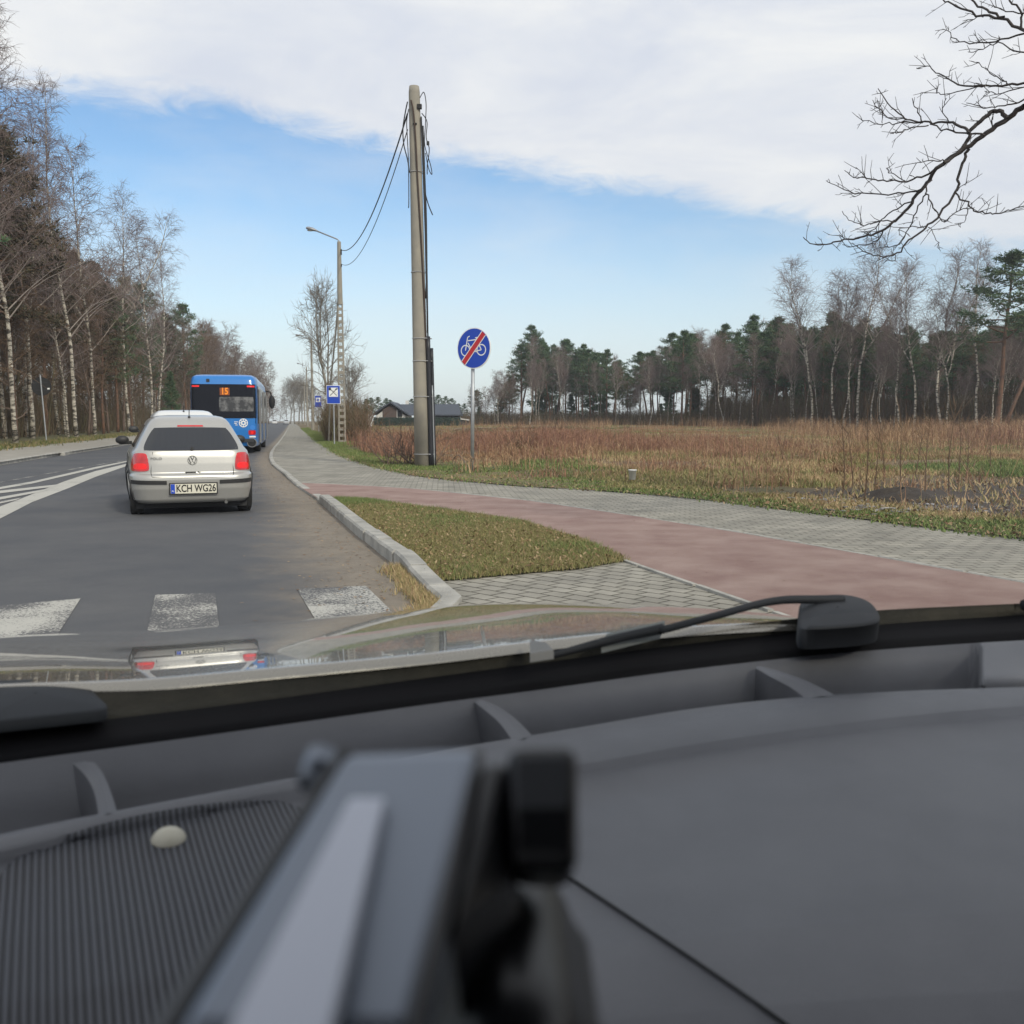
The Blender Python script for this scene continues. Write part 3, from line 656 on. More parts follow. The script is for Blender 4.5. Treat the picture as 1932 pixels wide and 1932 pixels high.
# undergrowth masses -----------------------------------------
def stems_mesh(name, pts, hts, m, thick=.008, lean=.25, twigs=3, seed=1, label=None, segs=2):
    r = np.random.default_rng(seed); n = len(pts); V = []; Fc = []
    pts = np.asarray(pts, float); hts = np.asarray(hts, float)
    def add(base, top, th):
        nonlocal V, Fc
        k = len(base); az = r.uniform(0, 6.283, k); s = np.stack([np.cos(az), np.sin(az), np.zeros(k)], 1)*th[:, None]
        mid = (base+top)/2 + r.normal(0, 1, (k, 3))*np.linalg.norm(top-base, axis=1)[:, None]*.05
        o = sum(len(v) for v in V); vv = np.stack([base-s, base+s, mid-s*.7, mid+s*.7, top], 1).reshape(-1, 3); V.append(vv)
        idx = o+np.arange(k)*5
        Fc.append((np.stack([idx, idx+1, idx+3, idx+2], 1), np.stack([idx+2, idx+3, idx+4], 1)))
        return mid
    top = pts + np.stack([r.normal(0, lean, n)*hts, r.normal(0, lean, n)*hts, hts], 1)
    th = np.full(n, thick)*(.7+.6*r.random(n)); add(pts, top, th)
    for w in range(twigs):
        t = r.uniform(.3, .95, n)[:, None]; b = pts*(1-t)+top*t; q = b + np.stack([r.normal(0, .22, n)*hts, r.normal(0, .22, n)*hts, r.uniform(.05, .35, n)*hts], 1)
        add(b, q, th*.6)
    vv = np.concatenate(V); me = bpy.data.meshes.new(name)
    quads = np.concatenate([f[0] for f in Fc]); tris = np.concatenate([f[1] for f in Fc])
    loops = np.concatenate([quads.ravel(), tris.ravel()]).astype(np.int32)
    ls = np.concatenate([np.arange(len(quads))*4, len(quads)*4+np.arange(len(tris))*3]).astype(np.int32)
    me.vertices.add(len(vv)); me.vertices.foreach_set('co', vv.ravel().astype(np.float32))
    me.loops.add(len(loops)); me.loops.foreach_set('vertex_index', loops); me.polygons.add(len(ls)); me.polygons.foreach_set('loop_start', ls)
    me.update(calc_edges=True); me.validate(); me.materials.append(m)
    o = bpy.data.objects.new(name, me); SC.collection.objects.link(o); return tag(o, label, None, None, 'stuff')
M['dry'] = mat('dry_stems', (.2,.12,.07), .95, island=[(.16,.09,.06),(.26,.15,.09),(.36,.23,.13),(.44,.32,.19)])
M['dry_red'] = mat('dry_red_stems', (.2,.12,.07), .95, island=[(.13,.07,.058),(.21,.105,.075),(.30,.155,.10),(.36,.22,.13)])
M['grass'] = mat('grass_blades', (.1,.12,.04), .9, island=[(.055,.085,.02),(.10,.13,.035),(.16,.15,.055),(.24,.19,.09),(.30,.23,.13)])
M['grass_green'] = mat('green_grass_blades', (.1,.12,.04), .9, island=[(.07,.115,.03),(.11,.17,.045),(.17,.22,.065),(.28,.27,.12)])
M['grass_dry'] = mat('dry_grass_blades', (.1,.12,.04), .9, island=[(.19,.19,.07),(.30,.26,.12),(.42,.33,.17),(.50,.38,.22),(.34,.20,.12)])
M['deadleaf'] = mat('dead_leaves', (.2,.12,.07), .9, island=[(.10,.055,.03),(.20,.12,.06),(.30,.20,.11),(.38,.28,.17)])
M['brush'] = mat('brush_twigs', (.06,.045,.035), .95, island=[(.07,.05,.032),(.115,.08,.048),(.155,.11,.068),(.13,.13,.06)])
# left thicket
n = 22000; dd_ = 28*(300/28)**rng.random(n); pts = []
for d in dd_:
    a = at_y(LKs, min(d, LKs[0].y-1)); pts.append((a.x-7.5-abs(rng.normal(0, 12)), d, .25))
stems_mesh('undergrowth', pts, rng.uniform(.8, 3.4, n)*rng.choice([1, 1, 2.2], n), M['brush'], .016, .22, 5, 11, 'brown leafless thicket beneath the trees left of the road')
# right wood floor brush
n = 26000; px = rng.uniform(870, 2100, n); d = np.array([edge_d(x) for x in px]) + rng.uniform(-1, 38, n); pts = [(P(a, b).x, b, fz(P(a, b))-.1) for a, b in zip(px, d)]
stems_mesh('undergrowth', pts, rng.uniform(.6, 1, n)*np.where(px < 1330, 2.6, 4.6), M['brush'], .026, .10, 3, 12, 'brown brush filling the foot of the wood across the field')
# thicket behind signs
n = 5200; px = rng.uniform(612, 690, n); d = 250*rng.random(n)**1.6*.6+56; pts = [(P(a, b).x, b, .1) for a, b in zip(px, d)]
stems_mesh('undergrowth', pts, rng.uniform(.5, 2.6, n), M['brush'], .016, .2, 4, 13, 'bare brown bushes behind the information signs')
# field vegetation ------------------------------------------------
Bn = np.array([(p.x, p.y) for p in PUs])
def field_points(n, near_w=1.0, dmin=6, dmax=150):
    px = rng.uniform(590, 1990, n*3); d = dmin*(dmax/dmin)**(rng.random(n*3)**near_w)
    x = (px-CX)/F_PX*d; y = d
    # keep outside the pavement edge
    ok = []
    for a, b in zip(x, y):
        q = at_y(PUs, b) if b < PUs[0].y else PUs[0]
        ok.append(a > q.x + .05)
    ok = np.array(ok); px, x, y = px[ok][:n], x[ok][:n], y[ok][:n]
    return px, x, y
def zf(x, y, t=None):
    d = np.hypot(x, y); u = np.clip((d-50)/90, 0, 1); u = u*u*(3-2*u)
    tt = np.clip(segdist_chunk(x, y)/4, 0, 1)
    n = pnoise(x, y, .25, 3)-.5; n2 = pnoise(x, y, 1.4, 4)-.5
    return ZP + .02 + tt*(.10+.22*n+.07*n2+.32*u) + (1-tt)*.03*n2 - .02
Bc = np.array([(p.x, p.y) for p in resample(PUs, 120)])
def segdist_chunk(x, y):
    o = []
    for i in range(0, len(x), 4000): o.append(segdist(x[i:i+4000], y[i:i+4000], Bc))
    return np.concatenate(o)
px, x, y = field_points(60000, 1.15, 7, 160)
bd = segdist_chunk(x, y)
inb = np.array([inpoly(a, b, pc) for a, b in zip(x, y)])
py_ = HOR + F_PX*1.15/y
green = pnoise(x, y, .35, 21) + .35*np.exp(-bd/1.2) - .0*(px > 900)
keep = ~inb | (rng.random(len(x)) < .05); x, y, px, bd, green, py_ = x[keep], y[keep], px[keep], bd[keep], green[keep], py_[keep]
z = zf(x, y)
def blades(name, x, y, z, h, m, th, k, seed, label, spread=.12):
    X = np.repeat(x, k)+rng.normal(0, 1, len(x)*k)*spread; Y = np.repeat(y, k)+rng.normal(0, 1, len(x)*k)*spread; Z = np.repeat(z, k)
    H_ = np.repeat(h, k)*rng.uniform(.5, 1.3, len(X)); return stems_mesh(name, np.stack([X, Y, Z], 1), H_, m, th, .45, 0, seed, label)
M['grass_red'] = mat('russet_blades', (.1,.12,.04), .9, island=[(.15,.085,.05),(.26,.14,.075),(.36,.21,.12),(.24,.20,.10)])
M['grass_olive'] = mat('olive_blades', (.1,.12,.04), .9, island=[(.10,.12,.04),(.17,.18,.06),(.26,.24,.09),(.34,.28,.14),(.20,.15,.08)])
hs_ = np.clip(.045+.016*bd, .04, .13); russ = pnoise(x, y, .28, 63) + .25*pnoise(x, y, 1.1, 64); thin = pnoise(x, y, .9, 65)
g1 = green > np.where(px > 1200, .71, .66); g2 = (~g1) & (russ > .70); g3 = (~g1) & (~g2) & (pnoise(x, y, .5, 66) > .47); g4 = ~(g1 | g2 | g3)
for sel, m_, kk_, sd_2, lab in ((g1, 'grass_green', 6, 31, 'green grass tufts at the field edge'), (g2 & (thin > .30), 'grass_red', 7, 38, 'russet dead grass patches in the field'), (g3 & (thin > .32 - .2*(y < 24)), 'grass_olive', 7, 32, 'olive and yellow-green grass covering the field'), (g4 & (thin > .36 - .2*(y < 24)), 'grass_dry', 6, 39, 'pale straw patches in the field')):
    blades('grass', x[sel], y[sel], z[sel], hs_[sel]*(1.3 if m_ == 'grass_red' else 1), M[m_], .012, kk_, sd_2, lab)
# reddish weed bands
def clusters(cx, cy, sx, sy, nc, per, hmin, hmax, rad):
    P_ = []; Hh = []
    for k in range(nc):
        a = rng.normal(cx, sx); b = max(rng.normal(cy, sy), 800.5); d = F_PX*1.1/(b-HOR); m_ = int(per*rng.uniform(.4, 1.6)); r_c = rad*rng.uniform(.5, 1.6)
        P_.append(np.stack([(a-CX)/F_PX*d + rng.normal(0, r_c, m_), d + rng.normal(0, r_c, m_)], 1)); Hh.append(rng.uniform(hmin, hmax)*rng.uniform(.5, 1.15, m_))
    return np.concatenate(P_), np.concatenate(Hh)
def weeds(specs, m, th, seed, label):
    A_ = [clusters(*c) for c in specs]; pa = np.concatenate([a for a, _ in A_]); hh = np.concatenate([b for _, b in A_])
    q = np.array([at_y(PUs, min(b, PUs[0].y-1)).x if b > 3.4 else 99 for b in pa[:,1]]); okk = (pa[:,0] > q+1.0) & (pa[:,1] < 160); pa, hh = pa[okk], hh[okk]
    stems_mesh('dry_weeds', np.column_stack([pa, zf(pa[:,0], pa[:,1])]), hh, m, th, .16, 3, seed, label)
weeds([(1080,845,70,8,48,70,.4,.95,.5),(950,838,60,9,40,60,.4,.8,.5),(1340,850,110,6,26,60,.3,.6,.6),(1190,835,120,6,26,60,.3,.8,.7),(700,842,40,7,30,60,.4,.9,.6),(745,852,40,7,26,60,.4,.8,.5),(1890,832,60,8,30,60,.5,1.1,.8),(1400,866,300,14,20,45,.15,.5,.35),(1250,878,220,10,9,45,.12,.32,.25)], M['dry_red'], .010, 41, 'reddish-brown dry weeds standing across the field')
weeds([(1560,812,200,6,80,70,.3,1.4,1.2),(1780,822,150,8,70,70,.3,1.3,1.0),(1250,806,220,4,50,60,.4,1.2,1.6),(1000,806,80,3,30,50,.3,.9,1.6),(1500,846,250,14,34,50,.2,.5,.6),(1280,862,320,16,34,45,.12,.42,.32),(1560,880,240,18,18,45,.12,.36,.25),(1000,866,70,8,9,45,.15,.4,.25)], M['dry'], .014, 43, 'tan and orange weed clumps towards the wood')
px, x, y = field_points(9000, 1.0, 12, 120); z = zf(x, y); inb = np.array([inpoly(a, b, pc) for a, b in zip(x, y)]); cl = pnoise(x, y, .6, 77)
k_ = (~inb) & (segdist_chunk(x, y) > 1.5) & (cl > .5)
stems_mesh('dry_weeds', np.column_stack([x, y, z])[k_], rng.uniform(.2, .7, k_.sum()), M['dry'], .007, .2, 3, 42, 'tan dry stalks scattered over the field')
# verge along the path left of the pole: greener band
c_ = resample([p for p in PUs if 14 < p.y < 160], 400); a = rng.integers(0, 400, 16000); off = np.abs(rng.normal(0, 1, 16000))*.9
x = np.array([c_[i].x for i in a])+off*.9+.05; y = np.array([c_[i].y for i in a])+off*.45+rng.normal(0, .3, 16000)
kk_ = y > 24; blades('grass', x[kk_], y[kk_], zf(x, y)[kk_], np.full(kk_.sum(), .09), M['grass_green'], .010, 6, 33, 'bright green verge grass beside the grey pavement')
# left verge
a = rng.integers(0, 80, 9000); x = np.array([Bv[i].x for i in a])-np.abs(rng.normal(0, .9, 9000)); y = np.array([Bv[i].y for i in a])+rng.uniform(-2, 2, 9000)
k_ = y > 10; blades('grass', x[k_], y[k_], np.full(k_.sum(), .12), np.full(k_.sum(), .16), M['grass'], .02, 5, 34, 'olive grass verge between the left pavement and the wood', .4)
# thin saplings by the bare patch
for i, (bx, by, hh) in enumerate(((1590,930,2.0),(1610,915,1.7),(1632,935,2.3),(1650,925,1.9),(1668,905,2.2),(1700,930,2.4),(1725,900,1.8),(1745,925,2.1),(1790,930,2.5),(1808,918,2.2),(1826,905,1.8),(1870,890,2.0),(1480,880,1.4),(1530,868,1.5))):
    p = G(bx, by, .1); r_ = random.Random(900+i); s = MB(); pts = limb(Vector((0,0,-.05)), Vector((r_.gauss(0,.06), r_.gauss(0,.06), 1)), hh*.62, 5, .05, .05, r_); s.tube(pts, [.012,.011,.009,.007,.005,.003], 4)
    for b in range(11):
        q, d = along(pts, r_.uniform(.15, .95)); l = limb(q, side_dir(d, R(r_.uniform(18, 40)), r_), r_.uniform(.15, .5), 2, .08, .08, r_); s.tube(l, [.005,.004,.002], 3, cap=False)
    o = s.build('sapling', M['twig_brown']); o.location = p
    tag(o, 'thin leafless sapling sprouting at the bare dark earth' if i < 12 else 'thin leafless sapling in the dry grass before the wood', 'sapling', 'leafless saplings in the field')
# charred soil mound, pale debris
mo = MB(); pm = G(1702, 938, .05); pm.z = float(zf(np.array([pm.x]), np.array([pm.y]))[0])-.06; rows = []
for i in range(9):
    t = i/8; rows.append([(pm.x+.95*t*math.cos(w)*(1+.18*math.sin(3*w)), pm.y+.7*t*math.sin(w)*(1+.15*math.sin(5*w)), pm.z+.25*(1-t*t)**1.5*(1+.16*math.sin(4*w+i))) for w in np.linspace(0, 2*math.pi, 25)])
mo.grid(rows); o = mo.build('soil_mound', mat('dark_soil', (.035,.028,.024), .97, col2=(.06,.05,.04), nscale=6, bump=1, bscale=14), smooth=True, weld=True); tag(o, 'low mound of dark soil on the bare patch', 'soil mound')
dv = MB(); r_ = random.Random(4)
from mathutils.bvhtree import BVHTree
fbv = BVHTree.FromPolygons([v.co.copy() for v in field.data.vertices], [tuple(p.vertices) for p in field.data.polygons])
def DZ(p):
    h_ = fbv.ray_cast(Vector((p.x, p.y, 5)), Vector((0,0,-1)))[0]; return h_.z+.005 if h_ else .08
for i in range(520):
    if i % 2: bx, by = r_.gauss(1575, 28), r_.gauss(941, 3)
    else: bx, by = r_.gauss(1735, 70), r_.gauss(957, 6)
    p = G(bx, by, .07); an = r_.uniform(0, 3.14); l = r_.uniform(.03, .14)
    dv.box((p.x, p.y, DZ(p)+r_.random()*.03), (l, l*.35, .012), Matrix.Rotation(an, 3, 'Z') @ Matrix.Rotation(r_.uniform(-.4, .4), 3, 'X'))
tag(dv.build('debris', mat('pale_debris', (.36,.35,.34), .9, island=[(.12,.11,.10),(.28,.27,.27),(.42,.41,.42)])), 'pale straw and rubble fragments strewn on the bare earth', None, None, 'stuff')
# island with grass -----------------------------------------------
isl = [(628,941),(700,945.5),(820,960.5),(985,984.5),(1100,1020.5),(1176,1055),(1090,1070),(990,1078),(860,1090),(822,1092),(800,1070),(765,1042),(715,1005),(665,968)]
ISP = [G(x, y, .06) for x, y in isl]; ipn = np.array([(p.x, p.y) for p in ISP])
M['grass_olive'] = M['grass_olive']
M['isl'] = mat('island_soil', (.10,.085,.045), .97, col2=(.15,.14,.05), nscale=2, bump=1, bscale=12)
sheet('verge', ISP, .052, M['isl'])
X = []; mn, mxx = ipn.min(0), ipn.max(0)
while len(X) < 30000:
    q = rng.uniform(mn, mxx, (4000, 2)); X += [t for t in q if inpoly(t[0], t[1], ipn)]
X = np.array(X[:30000]); nz = pnoise(X[:,0], X[:,1], 1.0, 5); far = np.clip((X[:,1]-9)/6, 0, 1)
gsel = (nz + .25*far + rng.normal(0, .16, len(X))) > .86
z0 = np.full(len(X), .048)
blades('grass', X[gsel][:,0], X[gsel][:,1], z0[gsel], np.full(gsel.sum(), .07), M['grass_green'], .003, 6, 35, 'short green grass on the kerbed island', .03)
blades('grass', X[~gsel][:,0], X[~gsel][:,1], z0[~gsel], np.full((~gsel).sum(), .05), M['grass_olive'], .003, 5, 36, 'withered yellow grass on the kerbed island', .03)
def leaf_scatter(name, P2, z, size, m, label, tilt=.5):
    n = len(P2); a = rng.uniform(0, 6.283, n); l = size*rng.uniform(.5, 1.3, n); u = np.stack([np.cos(a), np.sin(a), rng.normal(0, tilt, n)], 1)*l[:, None]; v = np.stack([-np.sin(a), np.cos(a), rng.normal(0, tilt, n)], 1)*l[:, None]*.5
    c = np.column_stack([P2, z]); V = np.stack([c-u, c+v*.9, c+u, c-v], 1).reshape(-1, 3); me = bpy.data.meshes.new(name)
    me.from_pydata(V.tolist(), [], [(4*i, 4*i+1, 4*i+2, 4*i+3) for i in range(n)]); me.materials.append(m); o = bpy.data.objects.new(name, me); SC.collection.objects.link(o); return tag(o, label, None, None, 'stuff')
Xl = X[(nz < .8)][:9500]; leaf_scatter('dead_leaves', Xl, .065+.03*rng.random(len(Xl)), .019, M['deadleaf'], 'brown dead leaves lying in the island grass')
# weeds and leaves along kerb foot
kf = [p for p in RKs if G(755,1075).y > p.y > 4.6]; kf = resample(kf, 200); a = rng.integers(0, 200, 1500)
x = np.array([kf[i].x for i in a])-np.abs(rng.normal(0, .07, 1500))+.01; y = np.array([kf[i].y for i in a])+rng.normal(0, .03, 1500)
blades('grass', x, y, np.zeros(1500), np.full(1500, .07), M['grass_dry'], .003, 6, 37, 'yellow weeds growing along the foot of the kerb', .02)
kf = resample([p for p in RKs if 40 > p.y > 4.5], 600); a = rng.integers(0, 600, 2600); off = np.abs(rng.normal(0, .45, 2600))
leaf_scatter('dead_leaves', np.stack([np.array([kf[i].x for i in a])-off-.02, np.array([kf[i].y for i in a])-off*.3], 1), np.full(2600, .008), .018, M['deadleaf'], 'dead leaves and grit gathered in the gutter', .12)
pth = resample([p for p in CUs if 2 < p.y < 26], 500); a = rng.integers(0, 500, 1500); off = rng.random(1500)
leaf_scatter('dead_leaves', np.stack([np.array([pth[i].x for i in a])+(off-.85)*2.5, np.array([pth[i].y for i in a])+(off-.85)*1.4], 1)[:900], np.full(900, .05), .013, M['deadleaf'], 'scattered leaf bits on the red path', .1)
xf, yf_ = [], []
q_ = field_points(4500, 1.0, 9, 45); zq = zf(q_[1], q_[2]); leaf_scatter('dead_leaves', np.stack([q_[1], q_[2]], 1), zq+.03+.05*rng.random(len(zq)), .03, M['deadleaf'], 'dead leaves and broken stalks lying over the near field', .6)
Pe = resample([p for p in PUs if 4 < p.y < 40], 700); a = rng.integers(0, 700, 2800); off = rng.normal(.12, .16, 2800)
leaf_scatter('dead_leaves', np.stack([np.array([Pe[i].x for i in a])+off, np.array([Pe[i].y for i in a])+off*.8], 1), np.full(2800, .06)+.03*rng.random(2800), .027, M['deadleaf'], 'brown leaf litter along the far edge of the pavement', .4)
# ---------------------------------------------------------------- near tree with hanging branches (upper right)
nt_ = empty('oak_tree', (9.5, 8.6, 0), 0, 'bare tree at the right whose dark boughs hang over the top corner', 'tree')
M['bough'] = mat('dark_bough', (.035,.03,.03), .9, col2=(.055,.048,.045), nscale=8)
T = MB(); T.tube([(0,0,-.3),(.05,.02,1.5),(-.05,.1,3.5),(.05,.05,5.5),(0,0,8),(.2,.1,11)], [.34,.28,.24,.21,.16,.08], 14)
T.build('trunk', M['bark_grey'], nt_, smooth=True)
Cn = MB(); orig = Vector((9.5, 8.6, 0)); rn = random.Random(77)
def cc(l, d0, d1):
    out_ = []
    for i, (a, b) in enumerate(l):
        t = i/(len(l)-1); out_.append(D(1468.3+a*.28, b*.28, d0+(d1-d0)*t) - orig)
    return out_
BR = [([(1656,715),(1540,800),(1400,900),(1260,1000),(1100,1110),(1020,1210),(940,1310),(870,1410),(780,1490),(700,1555),(600,1590),(480,1615),(350,1640),(240,1645),(170,1600)],8.2,9.4,.024,.004),
([(1545,795),(1490,750),(1440,755),(1360,820),(1290,890),(1270,960),(1210,1030),(1120,1095)],8.25,8.4,.020,.014),
([(1290,890),(1200,840),(1100,820),(980,825),(860,800),(760,720),(680,600)],8.3,9.0,.013,.004),
([(980,825),(850,820),(700,830),(550,805)],8.7,9.3,.007,.003),([(860,800),(740,790),(680,740),(640,680)],8.8,9.2,.006,.003),
([(1390,905),(1270,895),(1130,880),(1020,835)],8.3,8.6,.009,.006),([(1020,840),(900,860),(820,890),(760,900)],8.6,8.4,.006,.003),
([(980,820),(930,740),(900,660)],8.6,8.5,.006,.003),([(1160,820),(1110,760),(1130,660)],8.5,8.2,.005,.003),([(700,830),(690,740),(615,735)],9,9.2,.004,.002),
([(1100,1110),(1000,1180),(860,1220),(700,1220),(600,1200),(500,1190),(450,1150)],8.4,9.1,.010,.003),
([(860,1215),(760,1170),(730,1130)],8.7,8.9,.005,.003),([(600,1200),(560,1160),(520,1130)],9,9.1,.005,.003),([(1130,1085),(1030,1080),(920,1100)],8.4,8.2,.006,.003),
([(950,1285),(800,1300),(560,1305),(420,1265),(320,1220)],8.7,9.5,.008,.003),([(560,1305),(480,1335)],9.2,9.3,.004,.002),
([(1280,1000),(1250,1080),(1210,1200),(1195,1300),(1080,1450),(1000,1530),(880,1620),(800,1710),(700,1730),(600,1700),(530,1660)],8.3,8.8,.014,.004),
([(1195,1300),(1280,1370),(1320,1420),(1420,1435),(1500,1435),(1600,1400),(1680,1380)],8.5,8.0,.008,.004),
([(1030,1210),(990,1310),(1040,1380),(1080,1450),(1130,1500),(1160,1450),(1280,1400)],8.5,8.3,.007,.004),
([(990,1310),(930,1420),(870,1570),(790,1660),(720,1665)],8.6,9.0,.007,.003),
([(900,1360),(800,1400),(700,1480),(600,1580),(480,1610),(400,1580)],8.8,9.3,.007,.003),
([(780,1490),(680,1490),(580,1520),(500,1490),(430,1430)],8.9,9.3,.006,.003),([(1000,1530),(900,1525),(800,1550)],8.7,8.5,.005,.003),([(700,1555),(690,1600),(620,1640),(490,1665),(430,1650)],9,9.3,.007,.003),
([(1700,210),(1500,270),(1330,290),(1200,260),(1120,190)],8.2,9.0,.009,.003),([(1700,350),(1590,345),(1480,285),(1380,330),(1270,360)],8.1,8.7,.007,.003),
([(1700,210),(1656,195),(1500,130),(1350,100),(1200,40),(1110,0),(1040,-40)],8,8.9,.016,.004),([(1500,130),(1400,70),(1300,0),(1220,-60)],8.2,8.5,.012,.006),([(1380,110),(1250,135)],8.4,8.6,.005,.002),
([(1640,190),(1640,90),(1560,0),(1540,-80)],8,8,.010,.006),([(1640,100),(1500,60),(1440,40)],8,8.2,.006,.003),
([(1700,548),(1520,575),(1400,575),(1240,575),(1160,540),(1080,490),(1000,450),(930,465)],8.2,9.0,.011,.003),
([(1560,560),(1520,545),(1430,490),(1330,420)],8.3,8.5,.006,.003),([(1400,575),(1250,610),(1100,630),(1060,600)],8.5,8.8,.006,.003),
([(1700,640),(1600,700),(1480,720),(1380,730),(1280,680)],8,8.5,.008,.003),([(1700,570),(1500,630),(1400,610)],8,8.4,.006,.003),([(1440,870),(1440,800),(1430,760)],8.3,8.3,.006,.004),
([(1195,1300),(1230,1260),(1285,1220)],8.5,8.4,.004,.002),([(1010,1530),(1060,1590),(1080,1680)],8.7,8.6,.004,.002),([(800,1710),(780,1760),(740,1745)],8.8,8.8,.004,.002),([(1290,1410),(1260,1480),(1230,1530)],8.4,8.4,.005,.002)]
for l, d0, d1, r0, r1 in BR:
    pts = smooth_curve(cc(l, d0, d1), 4); n_ = len(pts); pts = [p + Vector((rn.gauss(0,.006), rn.gauss(0,.012), rn.gauss(0,.006))) for p in pts]
    Cn.tube(pts, [r0+(r1-r0)*i/(n_-1) for i in range(n_)], 5, cap=False)
    Ln = sum((b-a).length for a, b in zip(pts, pts[1:]))
    for w in range(int(Ln*(14 if r0 < .012 else 6))):
        t = rn.uniform(.12 if r0 < .012 else .4, .99); p, d = along(pts, t)
        tg = limb(p, (side_dir(d, R(rn.uniform(30, 60)), rn) + Vector((0, 0, .25))), rn.uniform(.05, .22), 2, .15, .05, rn); Cn.tube(tg, [.0035,.003,.002], 3, cap=False)
        if rn.random() < .6:
            q, d2 = along(tg, rn.uniform(.3, .9)); tg = limb(q, side_dir(d2, R(45), rn), rn.uniform(.03, .09), 2, .2, .05, rn); Cn.tube(tg, [.0028,.0025,.002], 3, cap=False)
for (a, b), zt in ((((1656,715)), 4.3), (((1700,210)), 6.2), (((1700,548)), 5.3), (((1700,640)), 4.9), (((1700,350)), 5.8)):
    e_ = D(1468.3+a*.28, b*.28, 8.1)-orig; Cn.tube(smooth_curve([e_, e_*.5+Vector((0,0,zt))*.5+Vector((0,0,.3)), Vector((0,0,zt))], 5), [.02+.004*i for i in range(11)], 6, cap=False)
for b in range(26):
    az = rn.uniform(-1.5, 1.9); z_ = rn.uniform(4.5, 10.5); pr = limb(Vector((0,0,z_)), Vector((math.cos(az), math.sin(az), .5)), rn.uniform(1.5, 3), 6, .12, .02, rn); Cn.tube(pr, [.05,.04,.03,.02,.015,.01,.006], 5, cap=False)
    for s in range(10):
        q, d = along(pr, rn.uniform(.2, .99)); se = limb(q, side_dir(d, R(40), rn), rn.uniform(.4, 1.2), 4, .14, .02, rn); Cn.tube(se, [.01,.008,.006,.004,.003], 3, cap=False)
Cn.build('crown', M['bough'], nt_, smooth=True, fixn=False)
# ---------------------------------------------------------------- shrub by the pole, twig at sign
r_ = random.Random(55); s = MB()
for i in range(34):
    l = limb(Vector((r_.gauss(0,.35), r_.gauss(0,.2), -.05)), Vector((r_.gauss(-.25,.5), r_.gauss(0,.3), .8)), r_.uniform(.5, 1.45), 5, .16, .03, r_); s.tube(l, [.014,.012,.01,.008,.006,.004], 4, cap=False)
    for b in range(7):
        q, d = along(l, r_.uniform(.25, .95)); t = limb(q, side_dir(d, R(r_.uniform(25, 60)), r_), r_.uniform(.12, .4), 2, .15, .02, r_); s.tube(t, [.006,.005,.003], 3, cap=False)
o = s.build('shrub', M['bark_brown']); o.location = G(768, 880, .05); tag(o, 'leafless tangled shrub at the left foot of the big concrete pole', 'shrub')
r_ = random.Random(56)
for (bx, by, H_, lab) in ((690,846,2.3,'bare thorny shrub between the restaurant sign and the concrete pole'), (880,850,.9,'small brown bush behind the foot of the round sign pole'),(980,862,1.0,'dark reddish bush right of the round sign')):
    s = MB()
    for i in range(26):
        l = limb(Vector((r_.gauss(0,.3), r_.gauss(0,.3), 0)), Vector((r_.gauss(0,.35), r_.gauss(0,.35), 1)), H_*r_.uniform(.5, 1.1), 5, .12, .03, r_); s.tube(l, [.012,.011,.009,.008,.006,.004], 3, cap=False)
        for b in range(8):
            q, d = along(l, r_.uniform(.2, .95)); t = limb(q, side_dir(d, R(r_.uniform(25, 60)), r_), H_*r_.uniform(.1, .3), 2, .15, .02, r_); s.tube(t, [.007,.005,.004], 3, cap=False)
    o = s.build('shrub', M['twig_brown']); o.location = G(bx, by, .08); tag(o, lab, 'shrub')
s = MB(); p0 = G(852, 872, .06); p1 = G(888, 890, .06); s.tube(smooth_curve([p0, p0.lerp(p1, .4)+Vector((0,0,.28)), p1+Vector((0,0,.03))], 6), .012, 5)
tag(s.build('fallen_branch', M['bark_brown']), 'thin bowed stick leaning beside the foot of the round sign pole', 'branch')
# ---------------------------------------------------------------- concrete pole
bp = G(797, 881, .06); pd = bp.y
pe = empty('utility_pole', bp, 0, 'thick concrete pole with black conduits beside the pavement', 'utility pole')
PH = Hgt(163, pd) - .06
lx = lambda px: P(px, pd).x - bp.x
tx = -.13
def pc_(t): return Vector((tx*t, 0, PH*t))        # centre line, leaning slightly
mb = MB(); mb.tube([pc_(t) for t in (-.02, .2, .4, .6, .8, .985, 1)], [.205,.193,.18,.167,.154,.142,.125], 20); mb.build('pole_shaft', M['pole'], pe, smooth=True)
def wrap(t, r, ang, zoff=0): c = pc_(t); rr = .205-.063*t+r; return c + Vector((math.sin(ang)*rr, -math.cos(ang)*rr, zoff))
mb = MB(); mb.tube([wrap(t, .055, R(68)) for t in np.linspace(0, .35, 12)], .062, 10); mb.build('conduit', M['pvc'], pe, smooth=True)
mb = MB(); mb.tube([wrap(t, .07, R(100))+Vector((.045,0,0)) for t in np.linspace(0, .32, 12)], .05, 10); mb.build('conduit', M['pvc'], pe, smooth=True)
mb = MB(); mb.tube([wrap(t, .12, R(80)) for t in np.linspace(.0, .22, 8)], .018, 8); mb.build('conduit', M['galv'], pe, smooth=True)
M['steel'] = mat('strap_steel', (.5,.5,.5), .4, .7)
for t in (.035, .19, .285, .345, .52, .78):
    mb = MB(); c = pc_(t); rr = .205-.063*t; k = .12 if t < .36 else .02
    ring = [c + Vector(((rr+.01+(k if math.sin(w) > .5 else 0))*math.sin(w), -(rr+.012)*math.cos(w), .0)) for w in np.linspace(-math.pi, math.pi, 33)]
    mb.tube(ring, .010, 5, cap=False); mb.build('strap', M['steel'], pe)
r_ = random.Random(3)
def cab(l, r, m, name='pole_cable'): mb = MB(); mb.tube(smooth_curve(l, 6), r, 6); return mb.build(name, m, pe, smooth=True)
